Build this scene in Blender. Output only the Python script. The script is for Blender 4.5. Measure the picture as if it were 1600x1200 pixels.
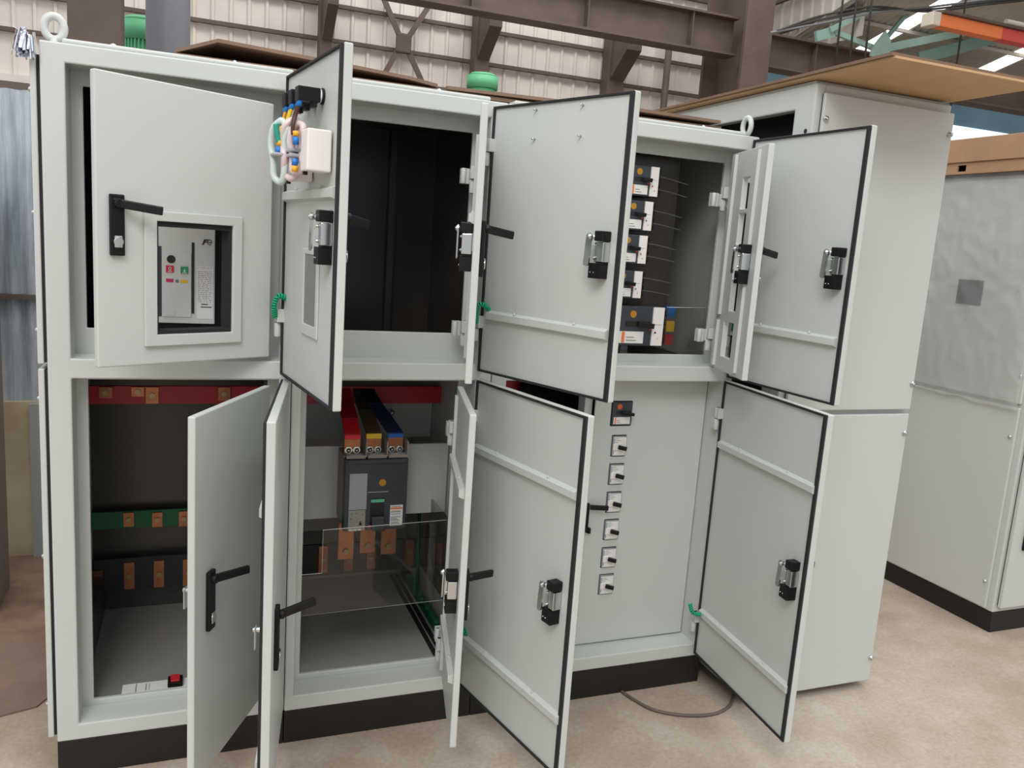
import bpy, bmesh, math, random
from mathutils import Matrix, Vector
random.seed(7)
for o in list(bpy.data.objects): bpy.data.objects.remove(o)
S = bpy.context.scene; COL = S.collection

# ------------------------------------------------------------------ camera, light, exposure
CAM_R = ((0.932, -0.355, 0.068), (0.003, -0.18, -0.984), (0.362, 0.917, -0.167))
CAM_C = (0.378, -2.546, 1.676)
F_PX = 1282.25
cd = bpy.data.cameras.new('camera'); cam = bpy.data.objects.new('camera', cd); COL.objects.link(cam)
cam.matrix_world = Matrix(((CAM_R[0][0], -CAM_R[1][0], -CAM_R[2][0], CAM_C[0]),
                           (CAM_R[0][1], -CAM_R[1][1], -CAM_R[2][1], CAM_C[1]),
                           (CAM_R[0][2], -CAM_R[1][2], -CAM_R[2][2], CAM_C[2]), (0, 0, 0, 1)))
cd.sensor_width = 36.0; cd.lens = F_PX / 1600 * 36.0; cd.clip_start = 0.05; cd.clip_end = 200
S.camera = cam
W = bpy.data.worlds.new('hall_daylight'); S.world = W; W.use_nodes = True
bg = W.node_tree.nodes['Background']; bg.inputs[0].default_value = (0.97, 0.98, 1.0, 1); bg.inputs[1].default_value = 0.74
_tc = W.node_tree.nodes.new('ShaderNodeTexCoord'); _sx = W.node_tree.nodes.new('ShaderNodeSeparateXYZ'); _mr = W.node_tree.nodes.new('ShaderNodeMapRange')
_mr.inputs[1].default_value = -0.05; _mr.inputs[2].default_value = 0.75; _mr.inputs[3].default_value = 0.56; _mr.inputs[4].default_value = 1.2   # roof lights make the upper half brighter
W.node_tree.links.new(_tc.outputs['Generated'], _sx.inputs[0]); W.node_tree.links.new(_sx.outputs[2], _mr.inputs[0]); W.node_tree.links.new(_mr.outputs[0], bg.inputs[1])
def area(name, loc, target, sx, sy, power, col=(1, 0.985, 0.96)):
    l = bpy.data.lights.new(name, 'AREA'); l.shape = 'RECTANGLE'; l.size = sx; l.size_y = sy; l.energy = power; l.color = col
    o = bpy.data.objects.new(name, l); COL.objects.link(o); o.location = loc
    o.rotation_euler = (Vector(target) - Vector(loc)).to_track_quat('-Z', 'Y').to_euler(); return o
area('roof_skylight_front', (-1.6, -5.2, 6.5), (0.8, 0, 0.9), 3.2, 2.4, 270)
area('roof_skylight_above', (3.0, -1.5, 7.5), (2.6, 0.2, 0.5), 7.0, 2.0, 150)
area('roof_skylight_back', (4.0, 5.0, 9.0), (4.0, 8.5, 3.5), 9.0, 2.0, 300)
S.view_settings.view_transform = 'Standard'; S.view_settings.look = 'None'
S.view_settings.gamma = 1; S.view_settings.use_curve_mapping = False; S.view_settings.exposure = 0.06

# ------------------------------------------------------------------ materials
def srgb(r, g, b):
    return tuple(((c / 255) / 12.92 if c / 255 <= 0.04045 else ((c / 255 + 0.055) / 1.055) ** 2.4) for c in (r, g, b)) + (1,)
def mat(name, col, rough=0.5, metal=0.0, bump=0.0, bscale=600, var=0.0, vscale=3.0, col2=None, emit=0, trans=0, spec=0.5, stretch=None):
    m = bpy.data.materials.new(name); m.use_nodes = True; nt = m.node_tree; b = nt.nodes['Principled BSDF']
    b.inputs['Base Color'].default_value = col; b.inputs['Roughness'].default_value = rough; b.inputs['Metallic'].default_value = metal
    b.inputs['Specular IOR Level'].default_value = spec
    if trans: b.inputs['Transmission Weight'].default_value = trans
    if emit: b.inputs['Emission Color'].default_value = col; b.inputs['Emission Strength'].default_value = emit
    tc = nt.nodes.new('ShaderNodeTexCoord')
    if var:
        n = nt.nodes.new('ShaderNodeTexNoise'); n.inputs['Scale'].default_value = vscale; n.inputs['Detail'].default_value = 8
        n.inputs['Roughness'].default_value = 0.62
        mp = nt.nodes.new('ShaderNodeMapping'); mp.inputs['Scale'].default_value = stretch or (1, 1, 1)
        nt.links.new(tc.outputs['Object'], mp.inputs['Vector']); nt.links.new(mp.outputs[0], n.inputs['Vector'])
        r = nt.nodes.new('ShaderNodeValToRGB'); r.color_ramp.elements[0].position = 0.35; r.color_ramp.elements[1].position = 0.68
        c2 = col2 or tuple(c * (1 - var) for c in col[:3]) + (1,)
        r.color_ramp.elements[0].color = c2; r.color_ramp.elements[1].color = col
        nt.links.new(n.outputs['Fac'], r.inputs['Fac']); nt.links.new(r.outputs['Color'], b.inputs['Base Color'])
    if bump:
        n = nt.nodes.new('ShaderNodeTexNoise'); n.inputs['Scale'].default_value = bscale; n.inputs['Detail'].default_value = 2
        nt.links.new(tc.outputs['Object'], n.inputs['Vector'])
        u = nt.nodes.new('ShaderNodeBump'); u.inputs['Strength'].default_value = bump; u.inputs['Distance'].default_value = 0.002
        nt.links.new(n.outputs['Fac'], u.inputs['Height']); nt.links.new(u.outputs['Normal'], b.inputs['Normal'])
    return m
PAINT = mat('light_grey_paint', srgb(193, 197, 193), 0.42, bump=0.12, bscale=420)
PAINT_IN = mat('grey_paint_inside', srgb(186, 188, 184), 0.5, bump=0.1, bscale=420)
GALV = mat('galvanised_sheet', srgb(120, 120, 116), 0.42, 0.55, var=0.25, vscale=2)
FLOORP = mat('grey_floor_sheet', srgb(150, 150, 146), 0.45, 0.2, var=0.1, vscale=2)
ZINC = mat('zinc_sheet', srgb(182, 182, 177), 0.4, 0.3, var=0.12, vscale=2)
DARKSHEET = mat('dark_shade_sheet', srgb(58, 53, 49), 0.3, var=0.2, vscale=2)  # dark brown puts the shade inside the compartments into the colour
DARKMET = mat('dark_metal_sheet', srgb(70, 68, 65), 0.3, 0.5)
BLACK = mat('black_plastic', srgb(20, 19, 19), 0.45, spec=0.25)
RUBBER = mat('black_rubber', srgb(30, 29, 31), 0.75)
PLINTH = mat('black_plinth_paint', srgb(22, 19, 18), 0.5, var=0.3, vscale=14)
CHROME = mat('zinc_steel', srgb(205, 210, 208), 0.22, 1.0)
WHITEP = mat('white_plastic', srgb(232, 226, 222), 0.45)
MCCBG = mat('slate_grey_plastic', srgb(54, 59, 66), 0.45)
MCCBL = mat('pale_grey_plastic', srgb(158, 160, 164), 0.45)
TERM = mat('terminal_shield_grey', srgb(150, 140, 132), 0.5)
BRASS = mat('dull_brass', srgb(150, 136, 104), 0.38, 0.9)
COPPER = mat('copper', srgb(178, 118, 86), 0.36, 0.85, var=0.25, vscale=30)
RED = mat('red_sleeve', srgb(176, 22, 32), 0.4); YEL = mat('yellow_tape', srgb(226, 188, 40), 0.45)
BLU = mat('blue_tape', srgb(24, 92, 170), 0.45); GRN = mat('green_plastic', srgb(20, 98, 62), 0.5)
SLVK = mat('black_sleeve', srgb(28, 27, 30), 0.45); SLVB = mat('dark_blue_sleeve', srgb(26, 34, 62), 0.45)
SLVO = mat('dark_olive_sleeve', srgb(66, 50, 34), 0.45)
GREENB = mat('green_button', srgb(26, 140, 88), 0.4); REDB = mat('red_button', srgb(190, 40, 52), 0.4); MAG = mat('magenta_flag', srgb(196, 40, 92), 0.4)
GOLD = mat('gold_dot', srgb(190, 138, 42), 0.4, 0.3); ORANGE = mat('orange_dot', srgb(196, 92, 44), 0.45)
LABW = mat('label_white', srgb(226, 226, 222), 0.5); LABO = mat('label_orange', srgb(232, 120, 70), 0.5); INK = mat('print_ink', srgb(120, 120, 122), 0.5)
INKD = mat('dark_ink', srgb(26, 26, 26), 0.5)
ACBF = mat('silver_grey_plastic', srgb(204, 206, 202), 0.38)
COIL = mat('green_coil_sleeve', srgb(0, 158, 112), 0.35)
CARD = mat('brown_cardboard', srgb(176, 140, 108), 0.8, var=0.2, vscale=3)
CARDK = mat('plywood_brown_board', srgb(200, 164, 120), 0.7, var=0.15, vscale=5)
CARDD = mat('dark_brown_cardboard', srgb(130, 104, 86), 0.85, var=0.2, vscale=4)
STEELB = mat('brown_primer_steel', srgb(100, 84, 75), 0.65, var=0.25, vscale=2.5)
STEELG = mat('blue_grey_steel', srgb(124, 126, 132), 0.5, var=0.12, vscale=2)
GREENM = mat('green_motor_paint', srgb(96, 178, 128), 0.45)
TEAL = mat('pale_teal_steel', srgb(160, 194, 184), 0.55, var=0.2)
TEALD = mat('dark_teal_steel', srgb(112, 146, 136), 0.6)
CLAD = mat('cream_cladding', srgb(226, 218, 208), 0.6, var=0.12, vscale=1.6)
CLADG = mat('cream_grey_cladding', srgb(196, 190, 180), 0.6, var=0.12, vscale=1.6)
GIS = mat('weathered_zinc_sheet', srgb(206, 214, 224), 0.5, 0.1, var=0.5, vscale=3.2, col2=srgb(112, 124, 130), stretch=(3, 1, .35))
PLASTER = mat('dirty_cream_plaster', srgb(206, 196, 168), 0.85, var=0.5, vscale=1.7, col2=srgb(170, 152, 122))
GREYBOARD = mat('grey_board', srgb(146, 150, 146), 0.6)
ROOFM = mat('grey_roof_sheet', srgb(196, 190, 178), 0.7, var=0.2, vscale=1.2)
SKYL = mat('skylight_sheet', (1, 1, 1, 1), 0.5, emit=2.2)
WINB = mat('hazy_hall_window', srgb(214, 232, 240), 0.5, emit=0.75)
ORGP = mat('orange_crane_paint', srgb(238, 128, 66), 0.5); REDP = mat('red_crane_paint', srgb(214, 74, 66), 0.5)
CREAMP = mat('cream_paint', srgb(206, 196, 180), 0.5)
ROPE = mat('dark_rope', srgb(60, 60, 58), 0.7)
FOIL = mat('silver_foil', srgb(226, 228, 236), 0.16, 1.0)
SLEEVE = mat('pale_clear_sleeve', srgb(196, 210, 206), 0.3); SLEEVEP = mat('pale_pink_sleeve', srgb(214, 196, 196), 0.3)
WBLUE = mat('blue_ferrule', srgb(28, 118, 200), 0.4); WORG = mat('orange_ferrule', srgb(240, 170, 40), 0.4); WBRN = mat('brown_wire', srgb(72, 38, 32), 0.5)
WNAVY = mat('navy_wire', srgb(34, 50, 92), 0.5); WGRN = mat('green_wire', srgb(40, 150, 130), 0.5); TIE = mat('grey_cable_tie', srgb(170, 172, 176), 0.5)
HALLB = mat('blue_grey_hall_wall', srgb(86, 116, 130), 0.7, var=0.3, vscale=0.5)
PIPEB = mat('bright_blue_pipe', srgb(60, 150, 200), 0.5)
CABLE = mat('grey_brown_cable', srgb(92, 84, 76), 0.6)
CARDR = mat('red_brown_kraft_board', srgb(130, 106, 92), 0.8, var=0.3, vscale=4)

def glassy(name, fac, tint=(1, 1, 1, 1), rough=0.03, haze=0.0, hazecol=(0.8, 0.8, 0.8, 1), bump=0.0, bscale=6):
    m = bpy.data.materials.new(name); m.use_nodes = True; nt = m.node_tree; nt.nodes.clear()
    out = nt.nodes.new('ShaderNodeOutputMaterial'); tr = nt.nodes.new('ShaderNodeBsdfTransparent'); tr.inputs[0].default_value = tint
    gl = nt.nodes.new('ShaderNodeBsdfGlossy'); gl.inputs['Roughness'].default_value = rough
    df = nt.nodes.new('ShaderNodeBsdfDiffuse'); df.inputs[0].default_value = hazecol
    if haze and haze < 0.3:
        tl = nt.nodes.new('ShaderNodeBsdfTranslucent'); tl.inputs[0].default_value = hazecol; ad = nt.nodes.new('ShaderNodeMixShader'); ad.inputs[0].default_value = 0.4
        nt.links.new(df.outputs[0], ad.inputs[1]); nt.links.new(tl.outputs[0], ad.inputs[2]); df = ad
    lw = nt.nodes.new('ShaderNodeFresnel'); lw.inputs['IOR'].default_value = 1.5
    mu = nt.nodes.new('ShaderNodeMath'); mu.operation = 'MULTIPLY'; mu.inputs[1].default_value = fac
    nt.links.new(lw.outputs[0], mu.inputs[0])
    a = nt.nodes.new('ShaderNodeMixShader'); a.inputs[0].default_value = haze
    nt.links.new(tr.outputs[0], a.inputs[1]); nt.links.new(df.outputs[0], a.inputs[2])
    x = nt.nodes.new('ShaderNodeMixShader'); nt.links.new(mu.outputs[0], x.inputs[0])
    nt.links.new(a.outputs[0], x.inputs[1]); nt.links.new(gl.outputs[0], x.inputs[2]); nt.links.new(x.outputs[0], out.inputs[0])
    if bump:
        tc = nt.nodes.new('ShaderNodeTexCoord'); n = nt.nodes.new('ShaderNodeTexNoise'); n.inputs['Scale'].default_value = bscale; n.inputs['Detail'].default_value = 5
        nt.links.new(tc.outputs['Object'], n.inputs['Vector']); u = nt.nodes.new('ShaderNodeBump'); u.inputs['Strength'].default_value = bump; u.inputs['Distance'].default_value = 0.05
        nt.links.new(n.outputs['Fac'], u.inputs['Height']); nt.links.new(u.outputs[0], gl.inputs['Normal'])
    return m
ACRYL = glassy('clear_acrylic', 0.7, (0.93, 0.92, 0.9, 1), 0.04)
EDGE = mat('acrylic_edge_glint', srgb(214, 214, 210), 0.3)  # pale colour stands in for light caught along cut edges
GLASS = glassy('grey_window', 1.2, (0.7, 0.72, 0.7, 1), 0.05, 0.35, (0.45, 0.46, 0.44, 1))
FILM = glassy('clear_plastic_film', 0.5, (1, 1, 1, 1), 0.06, 0.26, (0.98, 0.98, 0.98, 1), 0.9, 11)

def floor_mat():
    m = bpy.data.materials.new('worn_concrete'); m.use_nodes = True; nt = m.node_tree; b = nt.nodes['Principled BSDF']
    tc = nt.nodes.new('ShaderNodeTexCoord')
    def noise(scale, det, p0, p1, c0, c1):
        n = nt.nodes.new('ShaderNodeTexNoise'); n.inputs['Scale'].default_value = scale; n.inputs['Detail'].default_value = det; n.inputs['Roughness'].default_value = 0.65
        nt.links.new(tc.outputs['Object'], n.inputs['Vector'])
        r = nt.nodes.new('ShaderNodeValToRGB'); e = r.color_ramp.elements; e[0].position = p0; e[1].position = p1; e[0].color = c0; e[1].color = c1
        nt.links.new(n.outputs['Fac'], r.inputs['Fac']); return n, r
    def mix(a, b_, fac, mode='MIX'):
        x = nt.nodes.new('ShaderNodeMix'); x.data_type = 'RGBA'; x.blend_type = mode
        if isinstance(fac, float): x.inputs[0].default_value = fac
        else: nt.links.new(fac, x.inputs[0])
        nt.links.new(a, x.inputs[6]); nt.links.new(b_, x.inputs[7]); return x.outputs[2]
    _, r1 = noise(1.3, 9, 0.32, 0.7, srgb(172, 155, 138), srgb(200, 187, 173))
    _, r2 = noise(4.5, 8, 0.42, 0.66, srgb(176, 161, 145), srgb(204, 196, 186))
    c = mix(r1.outputs[0], r2.outputs[0], 0.45)
    _, r6 = noise(0.55, 4, 0.42, 0.6, srgb(206, 186, 164), srgb(255, 255, 255))
    c = mix(c, r6.outputs[0], 0.4, 'MULTIPLY')
    _, r3 = noise(60, 3, 0.3, 0.75, srgb(228, 226, 222), srgb(255, 255, 255))
    c = mix(c, r3.outputs[0], 1.0, 'MULTIPLY')
    # brown dust lying along the foot of the low wall at the left
    sx = nt.nodes.new('ShaderNodeSeparateXYZ'); nt.links.new(tc.outputs['Object'], sx.inputs[0])
    mx = nt.nodes.new('ShaderNodeMapRange'); mx.inputs[1].default_value = 0.1; mx.inputs[2].default_value = -0.15; nt.links.new(sx.outputs[0], mx.inputs[0])
    my = nt.nodes.new('ShaderNodeMapRange'); my.inputs[1].default_value = 0.35; my.inputs[2].default_value = 0.95; nt.links.new(sx.outputs[1], my.inputs[0])
    mm = nt.nodes.new('ShaderNodeMath'); mm.operation = 'MULTIPLY'; nt.links.new(mx.outputs[0], mm.inputs[0]); nt.links.new(my.outputs[0], mm.inputs[1])
    _, r4 = noise(3.5, 6, 0.3, 0.7, srgb(100, 76, 62), srgb(148, 120, 100))
    c = mix(c, r4.outputs[0], mm.outputs[0])
    nt.links.new(c, b.inputs['Base Color'])
    n, r5 = noise(2.2, 6, 0.3, 0.7, (0.38,) * 3 + (1,), (0.7,) * 3 + (1,)); nt.links.new(r5.outputs[0], b.inputs['Roughness'])
    n = nt.nodes.new('ShaderNodeTexNoise'); n.inputs['Scale'].default_value = 40; n.inputs['Detail'].default_value = 6; nt.links.new(tc.outputs['Object'], n.inputs['Vector'])
    u = nt.nodes.new('ShaderNodeBump'); u.inputs['Strength'].default_value = 0.15; u.inputs['Distance'].default_value = 0.004
    nt.links.new(n.outputs['Fac'], u.inputs['Height']); nt.links.new(u.outputs[0], b.inputs['Normal'])
    return m
FLOOR = floor_mat()

# ------------------------------------------------------------------ mesh helpers
class MB:
    def __init__(s): s.bm = bmesh.new(); s.mats = []
    def mi(s, m):
        if m not in s.mats: s.mats.append(m)
        return s.mats.index(m)
    def face(s, vs, i, smooth=False):
        try: f = s.bm.faces.new(vs); f.material_index = i; f.smooth = smooth
        except ValueError: pass
    def box(s, x0, x1, y0, y1, z0, z1, m, T=None):
        i = s.mi(m); P = [Vector((x, y, z)) for x in (x0, x1) for y in (y0, y1) for z in (z0, z1)]
        if T is not None: P = [T @ p for p in P]
        v = [s.bm.verts.new(p) for p in P]
        for q in ((0, 1, 3, 2), (4, 6, 7, 5), (0, 4, 5, 1), (2, 3, 7, 6), (0, 2, 6, 4), (1, 5, 7, 3)): s.face([v[k] for k in q], i)
        return s
    def hexa(s, P, m):
        """8 points ordered like box(): x major, then y, then z"""
        i = s.mi(m); v = [s.bm.verts.new(p) for p in P]
        for q in ((0, 1, 3, 2), (4, 6, 7, 5), (0, 4, 5, 1), (2, 3, 7, 6), (0, 2, 6, 4), (1, 5, 7, 3)): s.face([v[k] for k in q], i)
        return s
    def bar(s, a, b, w, h, m, up=(0, 0, 1)):
        a = Vector(a); b = Vector(b); d = b - a; L = d.length; d.normalize(); u = Vector(up)
        if abs(d.dot(u)) > 0.99: u = Vector((0, 1, 0))
        r = d.cross(u).normalized(); u = r.cross(d)
        T = Matrix(((d.x, r.x, u.x, a.x), (d.y, r.y, u.y, a.y), (d.z, r.z, u.z, a.z), (0, 0, 0, 1)))
        return s.box(0, L, -w / 2, w / 2, -h / 2, h / 2, m, T)
    def cyl(s, p0, p1, r, m, n=20, r2=None, caps=True):
        i = s.mi(m); a = Vector(p0); b = Vector(p1); d = (b - a).normalized(); u = Vector((0, 0, 1)) if abs(d.z) < 0.9 else Vector((1, 0, 0))
        x = d.cross(u).normalized(); y = d.cross(x); r2 = r if r2 is None else r2
        A = [s.bm.verts.new(a + (x * math.cos(t) + y * math.sin(t)) * r) for t in [2 * math.pi * k / n for k in range(n)]]
        B = [s.bm.verts.new(b + (x * math.cos(t) + y * math.sin(t)) * r2) for t in [2 * math.pi * k / n for k in range(n)]]
        for k in range(n): s.face([A[k], A[(k + 1) % n], B[(k + 1) % n], B[k]], i, True)
        if caps: s.face(A, i); s.face(B[::-1], i)
        return s
    def dome(s, p0, p1, r, m, n=14):
        a = Vector(p0); b = Vector(p1); d = b - a
        s.cyl(a, a + d * .45, r, m, n, r * .96, False); s.cyl(a + d * .45, a + d * .8, r * .96, m, n, r * .7, False); s.cyl(a + d * .8, b, r * .7, m, n, r * .15); return s
    def tube(s, pts, r, m, n=8, closed=False):
        i = s.mi(m); P = [Vector(p) for p in pts]; N = len(P); rings = []; up = None
        for k in range(N):
            if closed: d = (P[(k + 1) % N] - P[k - 1]).normalized()
            else: d = (P[min(k + 1, N - 1)] - P[max(k - 1, 0)]).normalized()
            if up is None: up = Vector((0, 0, 1)) if abs(d.z) < 0.9 else Vector((1, 0, 0))
            x = d.cross(up).normalized(); up = x.cross(d).normalized()
            rr = r[k] if isinstance(r, (list, tuple)) else r
            rings.append([s.bm.verts.new(P[k] + (x * math.cos(t) + up * math.sin(t)) * rr) for t in [2 * math.pi * j / n for j in range(n)]])
        for k in range(N if closed else N - 1):
            A = rings[k]; B = rings[(k + 1) % N]
            for j in range(n): s.face([A[j], A[(j + 1) % n], B[(j + 1) % n], B[j]], i, True)
        if not closed: s.face(rings[0][::-1], i); s.face(rings[-1], i)
        return s
    def prism(s, pts, f0, f1, m):
        """pts: 2-D outline; f0, f1: functions mapping (u, v) to the two end faces"""
        i = s.mi(m); A = [s.bm.verts.new(f0(*p)) for p in pts]; B = [s.bm.verts.new(f1(*p)) for p in pts]; n = len(pts)
        for k in range(n): s.face([A[k], A[(k + 1) % n], B[(k + 1) % n], B[k]], i)
        s.face(A[::-1], i); s.face(B, i); return s
    def plate(s, u0, u1, v0, v1, d0, d1, holes, m, axis='y'):
        """sheet with rectangular holes; u = x (or y), v = z, thickness along axis"""
        i = s.mi(m)
        us = sorted(set([u0, u1] + [min(max(h[k], u0), u1) for h in holes for k in (0, 1)])); vs = sorted(set([v0, v1] + [min(max(h[k], v0), v1) for h in holes for k in (2, 3)]))
        def pt(u, v, d): return (u, d, v) if axis == 'y' else (d, u, v) if axis == 'x' else (u, v, d)
        def solid(a, b):
            if a < 0 or b < 0 or a >= len(us) - 1 or b >= len(vs) - 1: return False
            cu = (us[a] + us[a + 1]) / 2; cv = (vs[b] + vs[b + 1]) / 2
            return not any(h[0] < cu < h[1] and h[2] < cv < h[3] for h in holes)
        V = {}
        def vt(a, b, k):
            if (a, b, k) not in V: V[(a, b, k)] = s.bm.verts.new(pt(us[a], vs[b], (d0, d1)[k]))
            return V[(a, b, k)]
        for a in range(len(us) - 1):
            for b in range(len(vs) - 1):
                if not solid(a, b): continue
                for k in (0, 1): s.face([vt(a, b, k), vt(a + 1, b, k), vt(a + 1, b + 1, k), vt(a, b + 1, k)], i)
                for (da, db, e) in ((-1, 0, ((a, b), (a, b + 1))), (1, 0, ((a + 1, b), (a + 1, b + 1))), (0, -1, ((a, b), (a + 1, b))), (0, 1, ((a, b + 1), (a + 1, b + 1)))):
                    if not solid(a + da, b + db): s.face([vt(*e[0], 0), vt(*e[1], 0), vt(*e[1], 1), vt(*e[0], 1)], i)
        return s
    def build(s, name, parent=None, bevel=0.0, seg=2, label=None):
        bmesh.ops.recalc_face_normals(s.bm, faces=s.bm.faces)
        me = bpy.data.meshes.new(name); s.bm.to_mesh(me); s.bm.free()
        for m in s.mats: me.materials.append(m)
        o = bpy.data.objects.new(name, me); COL.objects.link(o)
        if parent is not None:
            o.parent = parent
            if parent.parent is None and parent.type == 'EMPTY': o.location = -parent.location
        if bevel:
            b = o.modifiers.new('edge', 'BEVEL'); b.width = bevel; b.segments = seg; b.limit_method = 'ANGLE'; b.angle_limit = math.radians(40)
        if label: o['label'] = label
        return o
def tag(o, label, cat, group=None, kind=None):
    if label: o['label'] = label
    if cat: o['category'] = cat
    if group: o['group'] = group
    if kind: o['kind'] = kind
    return o
def thing(name, loc, label, cat, group=None):
    o = bpy.data.objects.new(name, None); COL.objects.link(o); o.location = loc; o.empty_display_size = 0.1
    return tag(o, label, cat, group)
def struct(mb, name, **k):
    o = mb.build(name, **k); o['kind'] = 'structure'; return o
def spline(pts, n=8):
    P = [Vector(p) for p in pts]; out = []
    for i in range(len(P) - 1):
        a, b, c, d = P[max(i - 1, 0)], P[i], P[i + 1], P[min(i + 2, len(P) - 1)]
        for k in range(n):
            t = k / n; out.append(0.5 * ((2 * b) + (c - a) * t + (2 * a - 5 * b + 4 * c - d) * t * t + (3 * b - a - 3 * c + d) * t ** 3))
    out.append(P[-1]); return out
def coil_pts(pts, r, pitch):
    C = spline(pts, 12); out = []; L = 0
    for k in range(len(C) - 1):
        a, b = C[k], C[k + 1]; d = (b - a); l = d.length; d = d.normalized(); u = Vector((0, 0, 1)) if abs(d.z) < 0.8 else Vector((1, 0, 0))
        x = d.cross(u).normalized(); y = d.cross(x)
        n = max(2, int(l / pitch * 10))
        for j in range(n):
            t = (L + l * j / n) / pitch * 2 * math.pi; out.append(a + (b - a) * (j / n) + (x * math.cos(t) + y * math.sin(t)) * r)
        L += l
    return out

# ------------------------------------------------------------------ the hall
struct(MB().box(-8, 26, -12, 16, -0.12, 0, FLOOR), 'floor')
def corrugated(mb, pts, T, m, depth):
    """trapezoid sheet: pts = list of (u, h) profile, extruded between T(u, h, 0) and T(u, h, 1)"""
    i = mb.mi(m); t = 0.012
    A = [[mb.bm.verts.new(T(u, h + o, k)) for k in (0, 1)] for (u, h) in pts for o in (0, t)]
    for j in range(len(pts) - 1):
        a0, a1, b0, b1 = A[2 * j], A[2 * j + 1], A[2 * j + 2], A[2 * j + 3]
        mb.face([a0[0], b0[0], b0[1], a0[1]], i); mb.face([a1[0], a1[1], b1[1], b1[0]], i)
        for k in (0, 1): mb.face([a0[k], a1[k], b1[k], b0[k]], i)
    for e in (0, len(pts) - 1): mb.face([A[2 * e][0], A[2 * e][1], A[2 * e + 1][1], A[2 * e + 1][0]], i)
    return mb
def trap(u0, u1, pitch, d):
    out = []; u = u0
    while u < u1:
        out += [(u, 0), (u + pitch * .70, 0), (u + pitch * .78, d), (u + pitch * .92, d)]; u += pitch
    return out
def wave(u0, u1, pitch, d):
    n = int((u1 - u0) / pitch * 8); return [(u0 + (u1 - u0) * k / n, d * math.sin(2 * math.pi * (u0 + (u1 - u0) * k / n) / pitch)) for k in range(n + 1)]
# cream cladding beyond the low wall
mb = MB()
corrugated(mb, trap(-5, 9.2, 0.235, 0.03), lambda u, h, k: (u, 10 - h, (3.36, 7.6)[k]), CLAD, 0.03)
struct(mb, 'wall_back')
mb = MB()
for z in (3.9, 4.35, 4.82, 5.34, 5.85): mb.box(-5, 9.2, 9.88, 9.95, z - 0.025, z + 0.025, STEELB)
mb.box(-5, 9.2, 9.86, 10.02, 3.26, 3.36, CLAD); mb.box(-5, 9.2, 9.9, 10.1, 3.0, 3.25, STEELB)
struct(mb, 'trim_1')
struct(MB().box(-8, 9.2, 10.4, 10.5, 0, 3.2, STEELB), 'wall_back_lower')
# gable wall above the beam at the right
mb = MB(); corrugated(mb, trap(7.3, 10.0, 0.235, 0.03), lambda u, h, k: (9.25 - h, u, (4.95, 7.2)[k]), CLADG, 0.03)
struct(mb, 'wall_right')
mb = MB()
for z in (5.33, 5.82): mb.box(9.12, 9.19, 7.3, 10.0, z - 0.025, z + 0.025, STEELB)
struct(mb, 'trim_2')
# roof at the right, with skylight sheets let into it
RS = 0.24
def roofz(y): return 5.0 + RS * (9 - y)
RX = [(9.0, 10.2, 0), (10.2, 10.5, 1), (10.5, 12.77, 0), (12.77, 13.13, 1), (13.13, 15.6, 0), (15.6, 16.1, 1), (16.1, 21, 0)]
mb = MB(); sk = MB()
for (a, b, s) in RX:
    if s: sk.hexa([(x, y, roofz(y) + z) for x in (a, b) for y in (1, 8.55) for z in (0.0, 0.01)], SKYL)
    corrugated(mb, wave(a, b, 0.12, 0.012), lambda u, h, k, y0=(8.55 if s else 1): (u, (y0, 9.6)[k], roofz((y0, 9.6)[k]) + h), ROOFM, 0.015)
struct(mb, 'ceiling'); struct(sk, 'window_1')
mb = MB()
for y in (8.9, 7.7, 6.5, 5.3): mb.box(9.3, 20, y - 0.02, y + 0.02, roofz(y) - 0.075, roofz(y) - 0.025, ROOFM)
struct(mb, 'trim_3')
mb = MB(); mb.box(9.3, 26, 15.2, 15.4, 0, 9, HALLB); struct(mb, 'wall_far')
struct(MB().box(19.6, 22.0, 15.15, 15.2, 5.35, 5.75, WINB), 'window_2')

# low wall and zinc sheet fence behind the switchgear
struct(MB().box(-3.2, 2.0, 1.88, 2.05, 0, 0.775, PLASTER), 'wall_low')
fence = thing('sheet_metal_fence', (-0.4, 1.9, 0.775), 'weathered blue-grey corrugated zinc sheet fence on the low cream wall', 'fence')
mb = MB(); corrugated(mb, wave(-3.2, 2.0, 0.078, 0.016), lambda u, h, k: (u, 1.91 + h, (0.775, 1.275)[k]), GIS, 0); mb.build('lower_sheet', fence)
mb = MB(); corrugated(mb, wave(-3.2, 2.0, 0.078, 0.016), lambda u, h, k: (u, 1.90 + h, (1.285, 2.215)[k]), GIS, 0); mb.build('upper_sheet', fence)
MB().box(-3.2, 2.0, 1.87, 1.93, 1.268, 1.29, STEELB).build('middle_rail', fence)
MB().box(-3.2, 2.0, 1.92, 1.98, 2.19, 2.25, STEELB).build('top_rail', fence)
tag(MB().box(-0.355, 0.05, 1.845, 1.87, 0.0, 0.772, GREYBOARD).build('grey_board', bevel=0.002), 'flat grey-green board leaning upright against the low cream wall', 'board')
tag(MB().box(-0.8, -0.392, 1.2, 1.5, 0, 2.0, mat('grey_brown_post_paint', srgb(120, 110, 100), 0.6, var=0.2)).build('steel_post', bevel=0.004), 'grey-brown upright post cut off by the left picture edge', 'post')

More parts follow.
